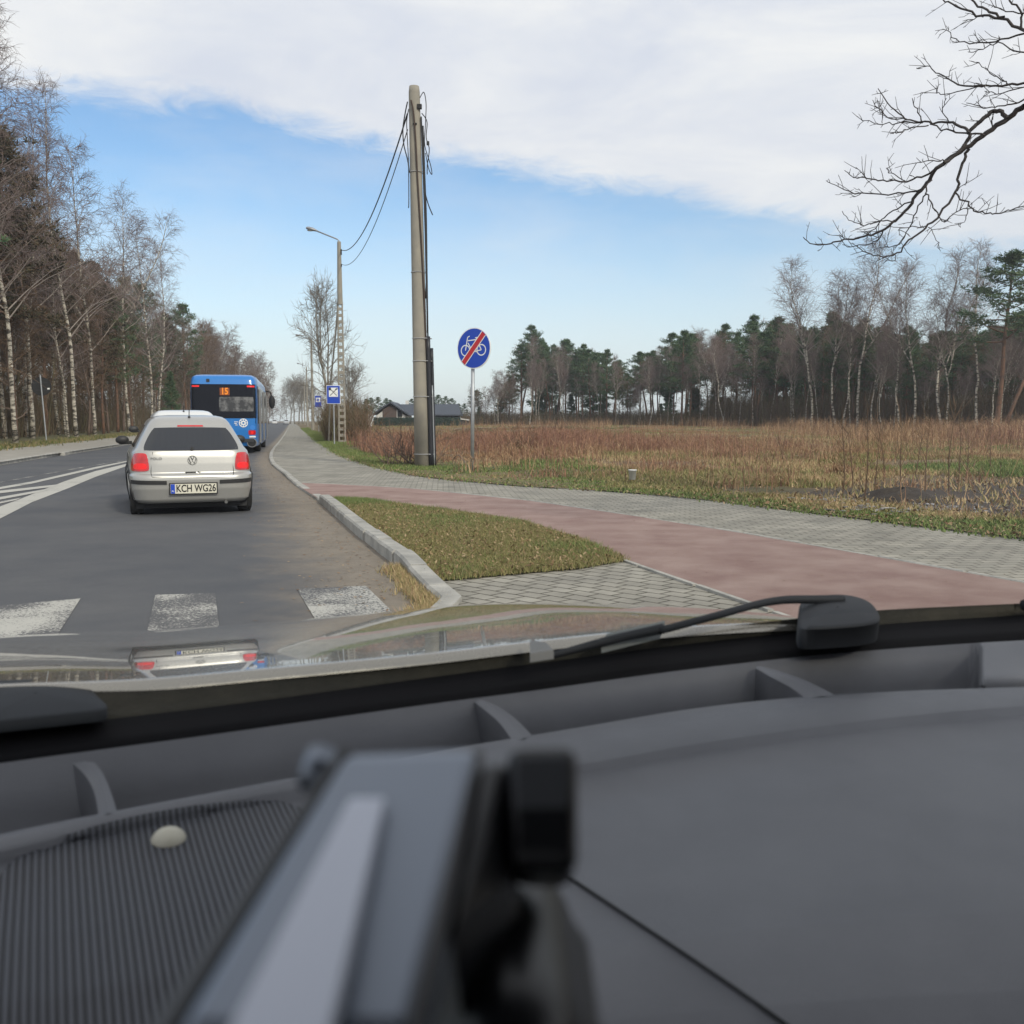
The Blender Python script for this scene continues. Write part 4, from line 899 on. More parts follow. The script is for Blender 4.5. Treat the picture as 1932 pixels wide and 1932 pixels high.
cab([wrap(.30, .03, R(60)), wrap(.45, .03, R(48)), wrap(.6, .03, R(35)), wrap(.75, .03, R(18)), wrap(.86, .03, R(8)), wrap(.93, .03, R(-5)), wrap(.96, .03, R(-25))], .022, M['cable_brown'])
cab([wrap(.33, .04, R(80)), wrap(.5, .05, R(72)), wrap(.62, .06, R(70)), wrap(.74, .04, R(80)), wrap(.86, .04, R(70)), wrap(.92, .05, R(60))], .022, M['cable'])
cab([wrap(.36, .03, R(88)), wrap(.52, .05, R(88)), wrap(.66, .07, R(90)), wrap(.78, .06, R(90)), wrap(.9, .05, R(95))], .026, M['cable'])
cab([wrap(.60, .05, R(70)), wrap(.55, .07, R(75)), wrap(.50, .05, R(70)), wrap(.45,.035,R(62))], .014, M['cable'])
cab([wrap(.97, .0, R(80)), wrap(.985, .1, R(90)), wrap(.955, .15, R(90)), wrap(.90, .12, R(85)), wrap(.85, .09, R(85)), wrap(.80, .22, R(90)), wrap(.775, .25, R(90)), wrap(.79,.17,R(90)), wrap(.83, .1, R(90))], .012, M['cable'])
cab([wrap(.93, .05, R(70)), wrap(.91, .16, R(90)), wrap(.87, .13, R(90)), wrap(.84, .2, R(90)), wrap(.80, .14, R(90)), wrap(.775,.13,R(90))], .012, M['cable'])
cab([wrap(.74, .04, R(80)), wrap(.70, .13, R(90)), wrap(.67, .24, R(90))], .016, M['cable'])
cab([wrap(.96, .03, R(-80)), wrap(.93, .1, R(-90)), wrap(.89, .16, R(-90)), wrap(.85, .14, R(-90)), wrap(.81, .05, R(-80)), wrap(.78, .02, R(-70))], .017, M['cable'])
cab([wrap(.94, .02, R(-60)), wrap(.91, .06, R(-90)), wrap(.87, .05, R(-90)), wrap(.80, .03, R(-85)), wrap(.70, .04, R(-90)), wrap(.69, .06, R(-90))], .013, M['cable'])
mb = MB(); c = wrap(.945, .03, R(50)); mb.box(c, (.12,.08,.12)); mb.box(wrap(.90,.02,R(5)), (.10,.05,.04)); mb.build('bracket', M['black'], pe, bevel=.01)
mb = MB(); mb.box(wrap(.855, .17, R(90)), (.07,.07,.10)); mb.build('junction_box', M['darkgrey'], pe, bevel=.015)
# ---------------------------------------------------------------- street lamps
def lamp(base, top_z, head_dx, head_dz, lattice, label, rz=0, s=1.0):
    e = empty('street_lamp', base, rz, label, 'street lamp', 'street lamps along the pavement'); h = top_z
    mb = MB()
    if lattice:
        y0, y1 = .05, h*.70
        for sx in (-1, 1): mb.tube([(sx*.17*s, 0, -.1), (sx*.115*s, 0, y1)], [.055*s, .045*s], 6)
        k = 22
        for i in range(k): z_ = y0+(y1-y0)*i/k; wv = .17-(.055)*i/k; mb.box((0, 0, z_), (wv*2*s, .10*s, .16*s))
        mb.tube([(0,0,y1-.1), (0,0,h)], [.15*s, .10*s], 10)
    else: mb.tube([(0,0,-.1), (0,0,h)], [.17*s, .10*s], 12)
    mb.build('pole_shaft', M['pole'], e)
    mb = MB(); mb.tube([(0,-.02,h-.5), (0,-.02,h+.05), (-.12,-.02,h+.14), (head_dx*.72, -.02, h+head_dz*.82)], .038*s, 7); mb.build('lamp_arm', M['lampmetal'], e, smooth=True)
    mb = MB(); a = Vector((head_dx*.66, -.02, h+head_dz*.78)); b = Vector((head_dx, -.02, h+head_dz)); dr = (b-a).normalized(); up = Vector((-dr.z, 0, dr.x)); up = up if up.z > 0 else -up
    L_ = (b-a).length; rows = []
    for t, hw, tt, bb in ((0,.05,.04,.04),(.15,.10,.07,.05),(.4,.16,.11,.07),(.75,.17,.11,.08),(.93,.13,.08,.06),(1,.05,.03,.03)):
        c = a+dr*L_*t; rows.append([c + Vector((0, math.cos(w)*hw*s, 0)) + up*(math.sin(w)*(tt if math.sin(w) > 0 else bb)*s) for w in np.linspace(0, 2*math.pi, 13)])
    mb.grid(rows); hd = mb.build('lamp_head', M['lampmetal'], e, smooth=True)
    g = MB(); c = a+dr*L_*.58-up*.07*s; g.ball(c, .13*s, 10, (1.5, .9, .35)); g.build('lens', mat('lamp_lens', (.45,.45,.42), .3), hd, smooth=True)
    return e, h
d1 = 54.; l1 = P(645, d1, .08); e1, h1 = lamp(l1, Hgt(456, d1)-.08, -1.75, .72, True, 'nearest street lamp, tall ladder-like concrete pole, lamp head to the left')
mb = MB(); mb.box((0.12,-.05,h1-.55), (.06,.06,.30)); mb.box((0.12,-.05,h1-1.25),(.05,.05,.14)); mb.build('cable_clamp', M['darkgrey'], e1)
mb = MB(); mb.tube([(-.12,0,h1*.68), (-.3,.2,h1*.55), (-.75,.9,h1*.3), (-1.0,1.4,0)], .05, 6); mb.build('brace', M['pole'], e1)
for px, d, ty, dx, lab in ((590,112.,642,-1.75,'second street lamp along the pavement, plain pale pole'),(580,168.,692,-1.6,'third street lamp along the pavement'),(575,222.,716,-1.5,'fourth street lamp along the pavement'),(570,300.,742,-1.5,'farthest street lamp along the pavement')):
    lamp(P(px, d, .05), Hgt(ty, d)-.05, dx, .6, False, lab)
def wire(a, b, sag, r, lab):
    pts = [a.lerp(b, t) - Vector((0,0,sag*4*t*(1-t))) for t in np.linspace(0, 1, 25)]; mb = MB(); mb.tube(pts, r, 5); o = mb.build('overhead_cable', M['cable'], smooth=True); tag(o, lab, 'cable', 'cables from the concrete pole to the lamp')
l1v = Vector(l1); wp = bp + wrap(.93, .04, R(-90)); wire(wp, l1v+Vector((.14,-.05,h1-.45)), 1.0, .020, 'thicker upper cable sagging from the concrete pole to the lamp')
wire(bp + wrap(.89, .04, R(-90)), l1v+Vector((.14,-.05,h1-1.2)), 1.05, .013, 'thinner lower cable sagging from the concrete pole to the lamp')
# ---------------------------------------------------------------- round bicycle sign
sp = G(889, 891, .06); sd_ = sp.y; e = empty('round_sign', sp, 0, 'round blue end-of-cycle-path sign with a red bar', 'road sign')
topz = Hgt(650, sd_)-.06; mb = MB(); mb.tube([(0.02,.10,-.1), (0.05,.10,topz)], .043, 12); mb.build('sign_pole', M['galv'], e, smooth=True)
cz = Hgt(657, sd_)-.06; RS = .475; RM = Matrix.Translation((.07, 0, cz)) @ Matrix.Rotation(R(-33), 4, 'Z') @ Matrix.Rotation(R(-4), 4, 'Y')
def disc(r, y, th, m, n=48):
    mb = MB(); ring = [RM @ Vector((r*math.cos(w), y, r*math.sin(w))) for w in np.linspace(0, 2*math.pi, n, endpoint=False)]
    dv_ = (RM.to_3x3() @ Vector((0, th, 0))); mb.prism(ring, dv_); return mb
plate = disc(RS, 0, .02, M['white']).build('sign_plate', M['white'], e); disc(RS*.955, -.003, .003, M['blue']).build('blue_face', M['blue'], plate)
bk = MB()
def flat_ring(cx_, cz_, r, w, y=-.005, n=28):
    for i in range(n):
        a0, a1 = 2*math.pi*i/n, 2*math.pi*(i+1)/n
        q = [RM @ Vector((cx_+rr*math.cos(a), y, cz_+rr*math.sin(a))) for rr, a in ((r, a0), (r, a1), (r-w, a1), (r-w, a0))]; bk.add(q, [(0,1,2,3)])
def flat_bar(mb, x0, z0, x1, z1, w, y):
    d = Vector((x1-x0, 0, z1-z0)).normalized(); n_ = Vector((-d.z, 0, d.x))*w/2
    mb.prism([RM @ (Vector((x0, y, z0))+n_), RM @ (Vector((x1, y, z1))+n_), RM @ (Vector((x1, y, z1))-n_), RM @ (Vector((x0, y, z0))-n_)], RM.to_3x3() @ Vector((0, -.0015, 0)))
flat_ring(-.235, -.03, .135, .026); flat_ring(.215, -.06, .135, .026)
for a in ((-.235,-.03,-.15,.27),(-.15,.27,-.09,.29),(-.15,.19,.10,.19),(-.15,.14,-.03,-.08),(-.03,-.08,.11,.17),(.06,.235,.16,.235),(.10,.235,.10,.17),(.11,.17,.215,-.06),(-.03,-.08,.215,-.06),(.09,-.06,.06,-.10)): flat_bar(bk, *a, .024, -.0052)
bk.build('bicycle_symbol', M['white'], plate)
rb_ = MB(); c45 = RS*.955*math.cos(R(45)); rb_2 = MB(); flat_bar(rb_2, -c45*.97, -c45*.97, c45*.97, c45*.97, .155, -.007); rb_2.build('white_edge', M['white'], plate)
flat_bar(rb_, -c45*.985, -c45*.985, c45*.985, c45*.985, .115, -.0088); rb_.build('red_bar', M['red'], plate)
# ---------------------------------------------------------------- square info signs
def info_sign(px, basey, d, label, w, hgt, topy, boty, cutlery=True):
    b = P(px, d, .08); e = empty('info_sign', b, R(3), label, 'road sign', 'blue information signs by the pavement')
    zt = Hgt(topy, d)-.08; zb = Hgt(boty, d)-.08; mb = MB(); mb.tube([(0,.03,-.1), (0,.03,zt-.05)], .035, 8); mb.build('sign_pole', M['galv'], e)
    zc = (zt+zb)/2; H_ = zt-zb; mb = MB(); mb.box((0,0,zc), (w, .02, H_)); pl = mb.build('sign_plate', M['white'], e, bevel=.008)
    mb = MB(); mb.box((0,-.012,zc), (w*.93, .005, H_*.95)); mb.build('blue_face', M['blue'], pl)
    mb = MB(); mb.box((0,-.016,zc+H_*.13), (w*.66, .004, w*.66)); mb.build('white_field', M['white'], pl)
    mb = MB()
    if cutlery:
        for s_ in (-1, 1):
            q = w*.25; mb.prism([(-s_*q-.022,-.0185,zc+H_*.13-q),(-s_*q+.022,-.0185,zc+H_*.13-q),(s_*q+.022,-.0185,zc+H_*.13+q),(s_*q-.022,-.0185,zc+H_*.13+q)], (0,-.001*(1+(s_>0)),0))
        mb.ball((-w*.25,-.02,zc+H_*.13+w*.23), .062, 10, (1,.05,1.2))
        for k in (-.04,0,.04): mb.box((w*.23+k,-.0205,zc+H_*.13+w*.24), (.018,.001,.12), Matrix.Rotation(R(40), 3, 'Y'))
    else: mb.box((0,-.0185,zc+H_*.13), (w*.2,.001,w*.4)); mb.box((-w*.1,-.0185,zc+H_*.13+w*.1), (w*.2,.0012,w*.12))
    mb.build('pictogram', M['black'] if cutlery else M['blue'], pl); return e
info_sign(630, 838, 49., 'blue sign with crossed cutlery on a white square, nearest the lamp', .68, .95, 727, 762)
info_sign(601, 812, 92., 'farther blue information sign with a pale panel, left of the cutlery sign', .62, 1.0, 746, 769, False)
# left sign seen from the back
b = G(88, 834, .1); e = empty('round_sign', b, R(15), 'dark round sign seen from behind in front of the left wood', 'road sign'); d_ = b.y
zt = Hgt(712, d_)-.1; mb = MB(); mb.tube([(0,0,-.1), (-.18,0,zt+.1)], .04, 8); mb.build('sign_pole', M['galv'], e)
zc = Hgt(729, d_)-.1; mb = MB(); ring = [(-.15+.50*math.cos(w), .05, zc+.50*math.sin(w)) for w in np.linspace(0, 2*math.pi, 32, endpoint=False)]; mb.prism(ring, (0,.02,0)); pl = mb.build('sign_plate', M['black'], e)
mb = MB(); mb.box((-.15,.04,zc+.2),(.6,.02,.04)); mb.box((-.15,.04,zc-.2),(.6,.02,.04)); mb.build('bracket', M['darkgrey'], pl)
mb = MB(); mb.box((.2,.045,zc-.12),(.12,.003,.08)); mb.build('sticker', M['white'], pl)
# ---------------------------------------------------------------- houses, hedge, cabinet, litter
M['rooftile'] = mat('roof_tiles', (.045,.055,.075), .6, col2=(.06,.07,.09), nscale=4); M['wallwhite'] = mat('white_render', (.62,.62,.60), .9); M['wood'] = mat('brown_boards', (.07,.05,.045), .85, col2=(.10,.07,.06), nscale=4)
M['glass_dark'] = mat('dark_window', (.02,.022,.026), .12)
def xw(px, d): return P(px, d).x
hd_ = 150.; zb = .35
x0, x1, xa = xw(704, hd_), xw(771, hd_), xw(737.6, hd_); ze = Hgt(783, hd_); za = Hgt(760.5, hd_)
h = empty('house', (xa, hd_, zb), 0, 'dark-roofed house with a white and brown gable behind the field', 'house')
lo_ = lambda x, y, z: (x-xa, y-hd_, z-zb)
mb = MB(); mb.prism([lo_(x0+.5, hd_, zb), lo_(x1-.5, hd_, zb), lo_(x1-.5, hd_, ze-.1), lo_(xa, hd_, za-.3), lo_(x0+.5, hd_, ze-.1)], (0, 9, 0)); mb.build('wall', M['wallwhite'], h)
mb = MB(); mb.prism([lo_(xw(722,hd_), hd_-.06, zb), lo_(xw(748.5,hd_), hd_-.06, zb), lo_(xw(748.5,hd_), hd_-.06, Hgt(770,hd_)), lo_(xa, hd_-.06, za-.35), lo_(xw(722,hd_), hd_-.06, Hgt(773,hd_))], (0,.05,0)); mb.build('wood_cladding', M['wood'], h)
mb = MB(); mb.box(lo_(xw(754.5,hd_), hd_-.04, Hgt(780,hd_)), (.7,.1,1.0)); mb.build('window', M['glass_dark'], h)
rf = MB()
for (xe, s_) in ((x0, -1), (x1, 1)):
    rf.prism([lo_(xe-(-s_)*.0, hd_-.6, ze), lo_(xa, hd_-.6, za), lo_(xa, hd_-.6, za+.22), lo_(xe, hd_-.6, ze+.22)], (0, 10.2, 0))
rf.prism([lo_(xw(745,hd_), hd_+3, Hgt(764,hd_)), lo_(xw(800,hd_), hd_+3, Hgt(764,hd_)), lo_(xw(812,hd_), hd_-.2, Hgt(784,hd_)), lo_(xw(768,hd_), hd_-.2, Hgt(784,hd_))], (0, .1, .15))
roof = rf.build('roof', M['rooftile'], h)
mb = MB(); mb.box(lo_(xw(762,hd_), hd_+5, Hgt(762,hd_)), (.5,.5,1.2)); mb.build('chimney', M['wallwhite'], roof)
d2 = 158.; x0, x1 = xw(808, d2), xw(869, d2); h = empty('house', ((x0+x1)/2, d2, zb), 0, 'low house with a wide dark blue-grey roof right of the concrete pole', 'house'); hw = (x1-x0)/2; e0 = Hgt(782, d2)-zb; r0 = Hgt(761.5, d2)-zb
mb = MB(); mb.box((0, 4, e0/2), (hw*2-1, 7, e0)); mb.build('wall', M['darkgrey'], h)
mb = MB(); mb.add([(-hw,0,e0),(hw,0,e0),(hw,8,e0),(-hw,8,e0),(-hw*.8,4,r0),(hw*.8,4,r0),(-hw,0,e0-.2),(hw,0,e0-.2),(hw,8,e0-.2),(-hw,8,e0-.2)], [(0,1,5,4),(1,2,5),(2,3,4,5),(3,0,4),(0,6,7,1),(1,7,8,2),(2,8,9,3),(3,9,6,0),(6,9,8,7)]); mb.build('roof', M['rooftile'], h)
h = empty('shed', P(872, 160, zb), 0, 'small pale-roofed shed at the edge of the wood', 'shed'); mb = MB(); mb.box((0,1,.5),(1.8,2,1.0)); mb.build('wall', M['darkgrey'], h)
mb = MB(); mb.box((0,1,1.12),(2.2,2.4,.16), Matrix.Rotation(R(8),3,'Y')); mb.build('roof', M['wallwhite'], h)
M['hedge'] = mat('hedge_leaves', (.03,.05,.04), .85, island=[(.018,.034,.028),(.03,.052,.04),(.045,.065,.05)])
hg = MB(); r_ = random.Random(8); dh = 140.
for (pa_, pb_) in ((706, 781), (781, 868)):
    core = MB(); xa_, xb_ = xw(pa_, dh), xw(pb_, dh); hg = MB()
    core.box(((xa_+xb_)/2, dh, .9), (xb_-xa_, .8, 1.25))
    for i in range(5200): needle_clump(hg.v, hg.f, Vector((r_.uniform(xa_, xb_), dh+r_.uniform(-.5,.5), r_.uniform(.3, 1.62))), .1, 2, r_, .16, .05)
    hg.m = [0]*len(hg.f); hg.add(core.v, core.f); tag(hg.build('hedge', M['hedge'], fixn=False), 'clipped green hedge in front of the gabled house' if pa_ == 706 else 'clipped green hedge in front of the low wide-roofed house', 'hedge')
cb = empty('utility_cabinet', P(693, 120, .15), 0, 'white utility cabinet standing left of the hedge', 'cabinet'); mb = MB(); mb.box((0,0,.55),(1.05,.4,1.0)); mb.build('body', M['wallwhite'], cb, bevel=.02)
mb = MB(); mb.box((.02,0,1.1),(1.2,.5,.07)); mb.build('lid', M['concrete'], cb); mb = MB(); mb.box((-.02,-.21,.55),(.02,.02,.9)); mb.build('door_seam', M['darkgrey'], cb)
p = G(1193, 912, .1); e = empty('plastic_cup', (p.x, p.y, DZ(p)+.07), 0, 'white discarded tub lying in the grass beside the pavement', 'litter')
rows = [[(r*math.cos(w), r*math.sin(w), z_) for w in np.linspace(0, 2*math.pi, 17)] for r, z_ in ((0,0),(.06,0),(.075,.17),(.08,.17),(.08,.185),(.07,.18),(.055,.02))]; mb = MB(); mb.grid(rows); mb.build('tub', M['white'], e, smooth=True)
# ---------------------------------------------------------------- vehicles
M['silver'] = mat('silver_paint', (.41,.405,.385), .33, .45, coat=.6); M['whitepaint'] = mat('white_car_paint', (.62,.63,.63), .3, 0, coat=.6)
M['carglass'] = mat('tinted_glass', (.012,.014,.018), .06, spec=.9); M['tyre'] = mat('tyre_rubber', (.015,.015,.015), .85); M['rim'] = mat('wheel_rim', (.3,.3,.3), .4, .8)
M['trim'] = mat('black_trim', (.02,.02,.021), .55); M['chrome'] = mat('badge_metal', (.22,.22,.21), .35, .7)
M['taillight'] = mat('tail_light_red', (.42,.008,.012), .15, coat=1, col2=(.60,.015,.02), nscale=9); M['brakelit'] = mat('brake_light_lit', (.6,.01,.012), .2, emit=(1,.02,.02), estr=.3)
M['platewhite'] = mat('number_plate_white', (.62,.60,.50), .5); M['busblue'] = mat('bus_blue', (.012,.165,.50), .32, coat=.5); M['amber'] = mat('amber_display', (.5,.16,.01), .4, emit=(1,.28,.02), estr=.45)
class Body:
    def __init__(s, lv, n=8, npts=112):
        s.lv = sorted(lv); s.n = n; s.np_ = npts
        a = np.array(s.lv); s.z, s.r, s.f, s.w = a[:,0], a[:,1], a[:,2], a[:,3]
    def g(s, z): return float(np.interp(z, s.z, s.r)), float(np.interp(z, s.z, s.f)), float(np.interp(z, s.z, s.w))
    def rear(s, x, z, e=.006):
        r, f, w = s.g(z); u = min(.999, abs(x)/w); L_ = (f-r)/2; return Vector((x, (r+f)/2 - L_*(1-u**s.n)**(1/s.n) - e, z))
    def front(s, x, z, e=.006):
        r, f, w = s.g(z); u = min(.999, abs(x)/w); L_ = (f-r)/2; return Vector((x, (r+f)/2 + L_*(1-u**s.n)**(1/s.n) + e, z))
    def side(s, y, z, sg, e=.006):
        r, f, w = s.g(z); L_ = (f-r)/2; u = min(.999, abs(y-(r+f)/2)/L_); return Vector((sg*(w*(1-u**s.n)**(1/s.n)+e), y, z))
    def mesh(s, dz=.03):
        zs = sorted(set([round(float(v), 4) for v in np.concatenate([s.z, np.arange(s.z[0], s.z[-1], dz)])])); rows = []
        for z in zs:
            r, f, w = s.g(z); L_ = (f-r)/2; yc = (r+f)/2; row = []
            for k in range(s.np_+1):
                t = 2*math.pi*k/s.np_; c, q = math.cos(t), math.sin(t)
                row.append((w*math.copysign(abs(c)**(2/s.n), c), yc+L_*math.copysign(abs(q)**(2/s.n), q), z))
            rows.append(row)
        mb = MB(); mb.grid(rows); mb.add(rows[-1][:-1], [tuple(range(s.np_))]); mb.add(rows[0][:-1], [tuple(range(s.np_))[::-1]]); return mb
def patch(fn, quad, th=.012, nu=14, nv=8, e=.006, rnd=0):
    """slab lying on a body surface; quad = bl, br, tr, tl in surface coordinates"""
    mb = MB(); (a, b, c, d) = quad
    def uv(u, v):
        # soften corners
        if rnd:
            uu, vv = 2*u-1, 2*v-1; k = 1 - rnd*(abs(uu)*abs(vv))**3; u, v = .5+.5*uu*k, .5+.5*vv*k
        return ((a[0]*(1-u)+b[0]*u)*(1-v)+(d[0]*(1-u)+c[0]*u)*v, (a[1]*(1-u)+b[1]*u)*(1-v)+(d[1]*(1-u)+c[1]*u)*v)
    rows = [[fn(*uv(i/nu, j/nv), e) for i in range(nu+1)] for j in range(nv+1)]; mb.grid(rows)
    inn = [[fn(*uv(i/nu, j/nv), e-th) for i in range(nu+1)] for j in range(nv+1)]
    edge = [(0, i) for i in range(nu+1)] + [(j, nu) for j in range(1, nv+1)] + [(nv, i) for i in range(nu-1, -1, -1)] + [(j, 0) for j in range(nv-1, 0, -1)]
    o = len(mb.v); 
    for (j, i) in edge: mb.v += [tuple(rows[j][i]), tuple(inn[j][i])]
    k = len(edge)
    for q in range(k): mb.f.append((o+2*q, o+2*((q+1)%k), o+2*((q+1)%k)+1, o+2*q+1)); mb.m.append(0)
    return mb
def wheel(e, x, y, r, w):
    mb = MB(); rows = []
    for t, rr in ((-.5, .62), (-.5, .9), (-.42, 1), (.42, 1), (.5, .9), (.5, .62)): rows.append([(x+t*w, y+r*rr*math.cos(a), r+r*rr*math.sin(a)) for a in np.linspace(0, 2*math.pi, 29)])
    mb.grid(rows); wh = mb.build('wheel', M['tyre'], e, smooth=True)
    mb = MB(); mb.tube([(x-.4*w, y, r), (x+.4*w, y, r)], r*.64, 20)
    for k in range(5):
        a = k*2*math.pi/5; mb.box((x+math.copysign(.43*w, x), y+r*.33*math.cos(a), r+r*.33*math.sin(a)), (.02, r*.55, r*.16), Matrix.Rotation(a, 3, 'X'))
    mb.build('rim', M['rim'], wh)
def hatchback(loc, rz, paint, label, detail=True, scale=1.0, lit=False, name='hatchback_car'):
    e = empty(name, loc, rz, label, 'car'); e.scale = (scale,)*3
    B_ = Body([(.17,.10,3.62,.75),(.22,.05,3.68,.80),(.36,.01,3.71,.825),(.50,.0,3.71,.83),(.545,.015,3.70,.83),(.57,.055,3.69,.812),(.70,.07,3.62,.812),(.80,.085,3.42,.800),(.86,.10,3.05,.775),(.92,.135,2.85,.725),(1.0,.19,2.72,.685),(1.10,.26,2.56,.63),(1.20,.335,2.40,.575),(1.25,.375,2.30,.545),(1.29,.42,2.2,.515),(1.325,.52,2.02,.465),(1.345,.72,1.80,.39),(1.355,1.0,1.6,.25)], 8)
    B_.mesh().build('body', paint, e, smooth=True, weld=True)
    patch(B_.rear, ((-.645,.875),(.645,.875),(.485,1.185),(-.485,1.185)), rnd=.05).build('rear_window', M['carglass'], e, smooth=True)
    for sg in (-1, 1):
        patch(lambda a, b, k: B_.side(a, b, sg, k), ((.55,.91),(2.55,.91),(2.15,1.22),(.80,1.22)), rnd=.03).build('side_window', M['carglass'], e, smooth=True)
        tl = patch(B_.rear, ((sg*.795,.60),(sg*.545,.605),(sg*.575,.845),(sg*.745,.845)) if sg < 0 else ((.545,.605),(.795,.60),(.745,.845),(.575,.845)), e=.012, rnd=.12).build('tail_light', M['taillight'], e, smooth=True)
        patch(B_.rear, ((sg*.755,.625),(sg*.575,.63),(sg*.59,.71),(sg*.74,.71)) if sg < 0 else ((.575,.63),(.755,.625),(.74,.71),(.59,.71)), e=.016, th=.003, rnd=.2).build('lamp_bulb', M['brakelit'], tl, smooth=True)
        for y in (.55, 2.98): wheel(e, sg*.715, y, .285, .175)
        mb = MB(); mb.ball((sg*.87, 2.42, .98), .095, 12, (1.05, .5, .72)); mb.box((sg*.80,2.44,.94),(.14,.05,.05)); mb.build('mirror', M['trim'], e, smooth=True)
        patch(B_.front, ((sg*.72,.60),(sg*.42,.58),(sg*.42,.70),(sg*.66,.72)) if sg < 0 else ((.42,.58),(.72,.60),(.66,.72),(.42,.70)), rnd=.1).build('headlight', M['chrome'], e, smooth=True)
        patch(B_.rear, ((-.82,.435),(-.34,.425),(-.34,.475),(-.82,.49)) if sg < 0 else ((.34,.425),(.82,.435),(.82,.49),(.34,.475)), e=.012, nv=2).build('bumper_strip', M['trim'], e, smooth=True)
        mb = MB(); p_ = [B_.side(y, z, sg, .004) for y, z in ((.45,.60),(.45,.9))]; mb.tube([B_.side(.62+.0*t, .35+.5*t, sg, .002) for t in np.linspace(0,1,8)], .004, 4); mb.tube([B_.side(1.65, .3+.58*t, sg, .002) for t in np.linspace(0,1,8)], .005, 4); mb.build('door_gap', M['trim'], e)
        mb = MB(); mb.tube([B_.side(y, .12+.57*math.sin(w)*0+.30, sg, .0) for w, y in ((0,.2),(0,.9))], .001, 3)
        for yc in (.55, 2.98):
            arch = [B_.side(yc+.33*math.cos(w), max(.175, .285+.33*math.sin(w)), sg, .004) for w in np.linspace(-.3, math.pi+.3, 20)]; mb.tube(arch, .012, 5)
        mb.build('wheel_arch', M['trim'], e)
    mb = MB(); mb.box((0, 1.9, .14), (1.45, 3.2, .10)); mb.box((0,.55,.25),(1.3,.12,.12)); mb.build('underbody', M['black'], e)
    mb = MB(); mb.tube([(.42,.02,.17),(.42,.4,.19)], .022, 8); mb.build('exhaust', M['chrome'], e)
    patch(B_.rear, ((-.17,1.195),(.17,1.195),(.165,1.215),(-.165,1.215)), nv=2).build('brake_light', M['taillight'], e, smooth=True)
    mb = MB(); mb.tube([(0,.50,1.31),(0,.505,1.335)], .018, 8); mb.tube([(0,.505,1.33),(0,.44,1.43)], .006, 5); mb.build('antenna', M['trim'], e)
    patch(B_.front, ((-.6,.93),(.6,.93),(.5,1.24),(-.5,1.24)), rnd=.04).build('windscreen', M['carglass'], e, smooth=True)
    # hatch gap, handle
    mb = MB(); gp = [B_.rear(x, z, .002) for x, z in ((-.50,.86),(-.53,.62),(-.525,.55),(-.50,.525),(-.3,.515),(0,.512),(.3,.515),(.50,.525),(.525,.55),(.53,.62),(.50,.86))]; mb.tube(smooth_curve(gp, 4), .0035, 4); mb.build('hatch_gap', M['trim'], e)
    if not detail: return e, B_
    patch(B_.rear, ((-.105,.565),(.10,.565),(.10,.605),(-.105,.605)), e=.004, nv=3, rnd=.25).build('handle_recess', paint, e, smooth=True)
    mb = MB(); p_ = B_.rear(0, .583, .008); mb.box((-.025, p_.y, .583), (.13,.012,.016)); mb.tube([B_.rear(.07,.585,.0), B_.rear(.07,.585,.012)], .010, 8); mb.build('handle', M['trim'], e)
    py0 = B_.rear(0, .37, .012).y
    mb = MB(); mb.box((0, py0, .367), (.625,.012,.160)); mb.build('plate_frame', M['trim'], e, bevel=.004)
    mb = MB(); mb.box((0, py0-.008, .367), (.590,.006,.128)); pt = mb.build('number_plate', M['platewhite'], e)
    mb = MB(); mb.box((-.266, py0-.0125, .367), (.052,.004,.124)); mb.build('plate_band', M['blue'], pt)
    text_mesh('KCH WG26', .135, 'plate_text', M['black'], pt, Matrix.Translation((.031, py0-.0125, .366)) @ Matrix.Rotation(R(90), 4, 'X'), .0012, sx=.74, bold=.0025)
    text_mesh('PL', .03, 'plate_letters', M['white'], pt, Matrix.Translation((-.266, py0-.0155, .335)) @ Matrix.Rotation(R(90), 4, 'X'), .001)
    zE = .745; fy = lambda x, z: B_.rear(x, z, .010); mb = MB(); mb.tube([fy(.058*math.cos(w), zE+.058*math.sin(w)) for w in np.linspace(0, 2*math.pi, 33)], .0055, 5)
    for l in (((-.022,.05),(-.003,.008),(.003,.008),(.022,.05)), ((-.047,.028),(-.022,-.046),(0,-.004),(.022,-.046),(.047,.028))):
        mb.tube([fy(a, zE+b) for a, b in l], .0055, 5)
    mb.build('emblem', M['chrome'], e)
    pp = B_.rear(-.46, .77, .006); ang = math.atan2(B_.rear(-.40,.77).y-B_.rear(-.52,.77).y, .12)
    text_mesh('POLO', .045, 'model_badge', M['chrome'], e, Matrix.Translation(pp+Vector((0,-.004,0))) @ Matrix.Rotation(ang, 4, 'Z') @ Matrix.Rotation(R(86), 4, 'X'), .002, sx=1.25)
    mb = MB(); w0 = B_.rear(0,.90,.02); mb.tube([w0, w0+Vector((0,-.02,0))], .022, 10); mb.build('washer_nozzle', M['trim'], e)
    return e, B_
ZOFF = 0
pr_ = G(367, 974, 0); Y0 = pr_.y + .10
hatchback((pr_.x*Y0/pr_.y, Y0, 0), R(21.6), M['silver'], 'silver hatchback driving right ahead with lit red tail lights', lit=True)
d_ = 20.; hatchback((P(350, d_).x, d_, 0), R(21.5), M['whitepaint'], 'white car hidden ahead of the silver hatchback, only its roof showing', detail=False, scale=1.105)
for px, d, lab in ((518, 330., 'white oncoming car far down the road, left one'), (540, 320., 'pale car far down the road, right one')):
    e, _ = hatchback((P(px, d).x, d, 0), R(193), M['whitepaint'], lab, detail=False, scale=1.1); tag(e, group='far cars on the road')
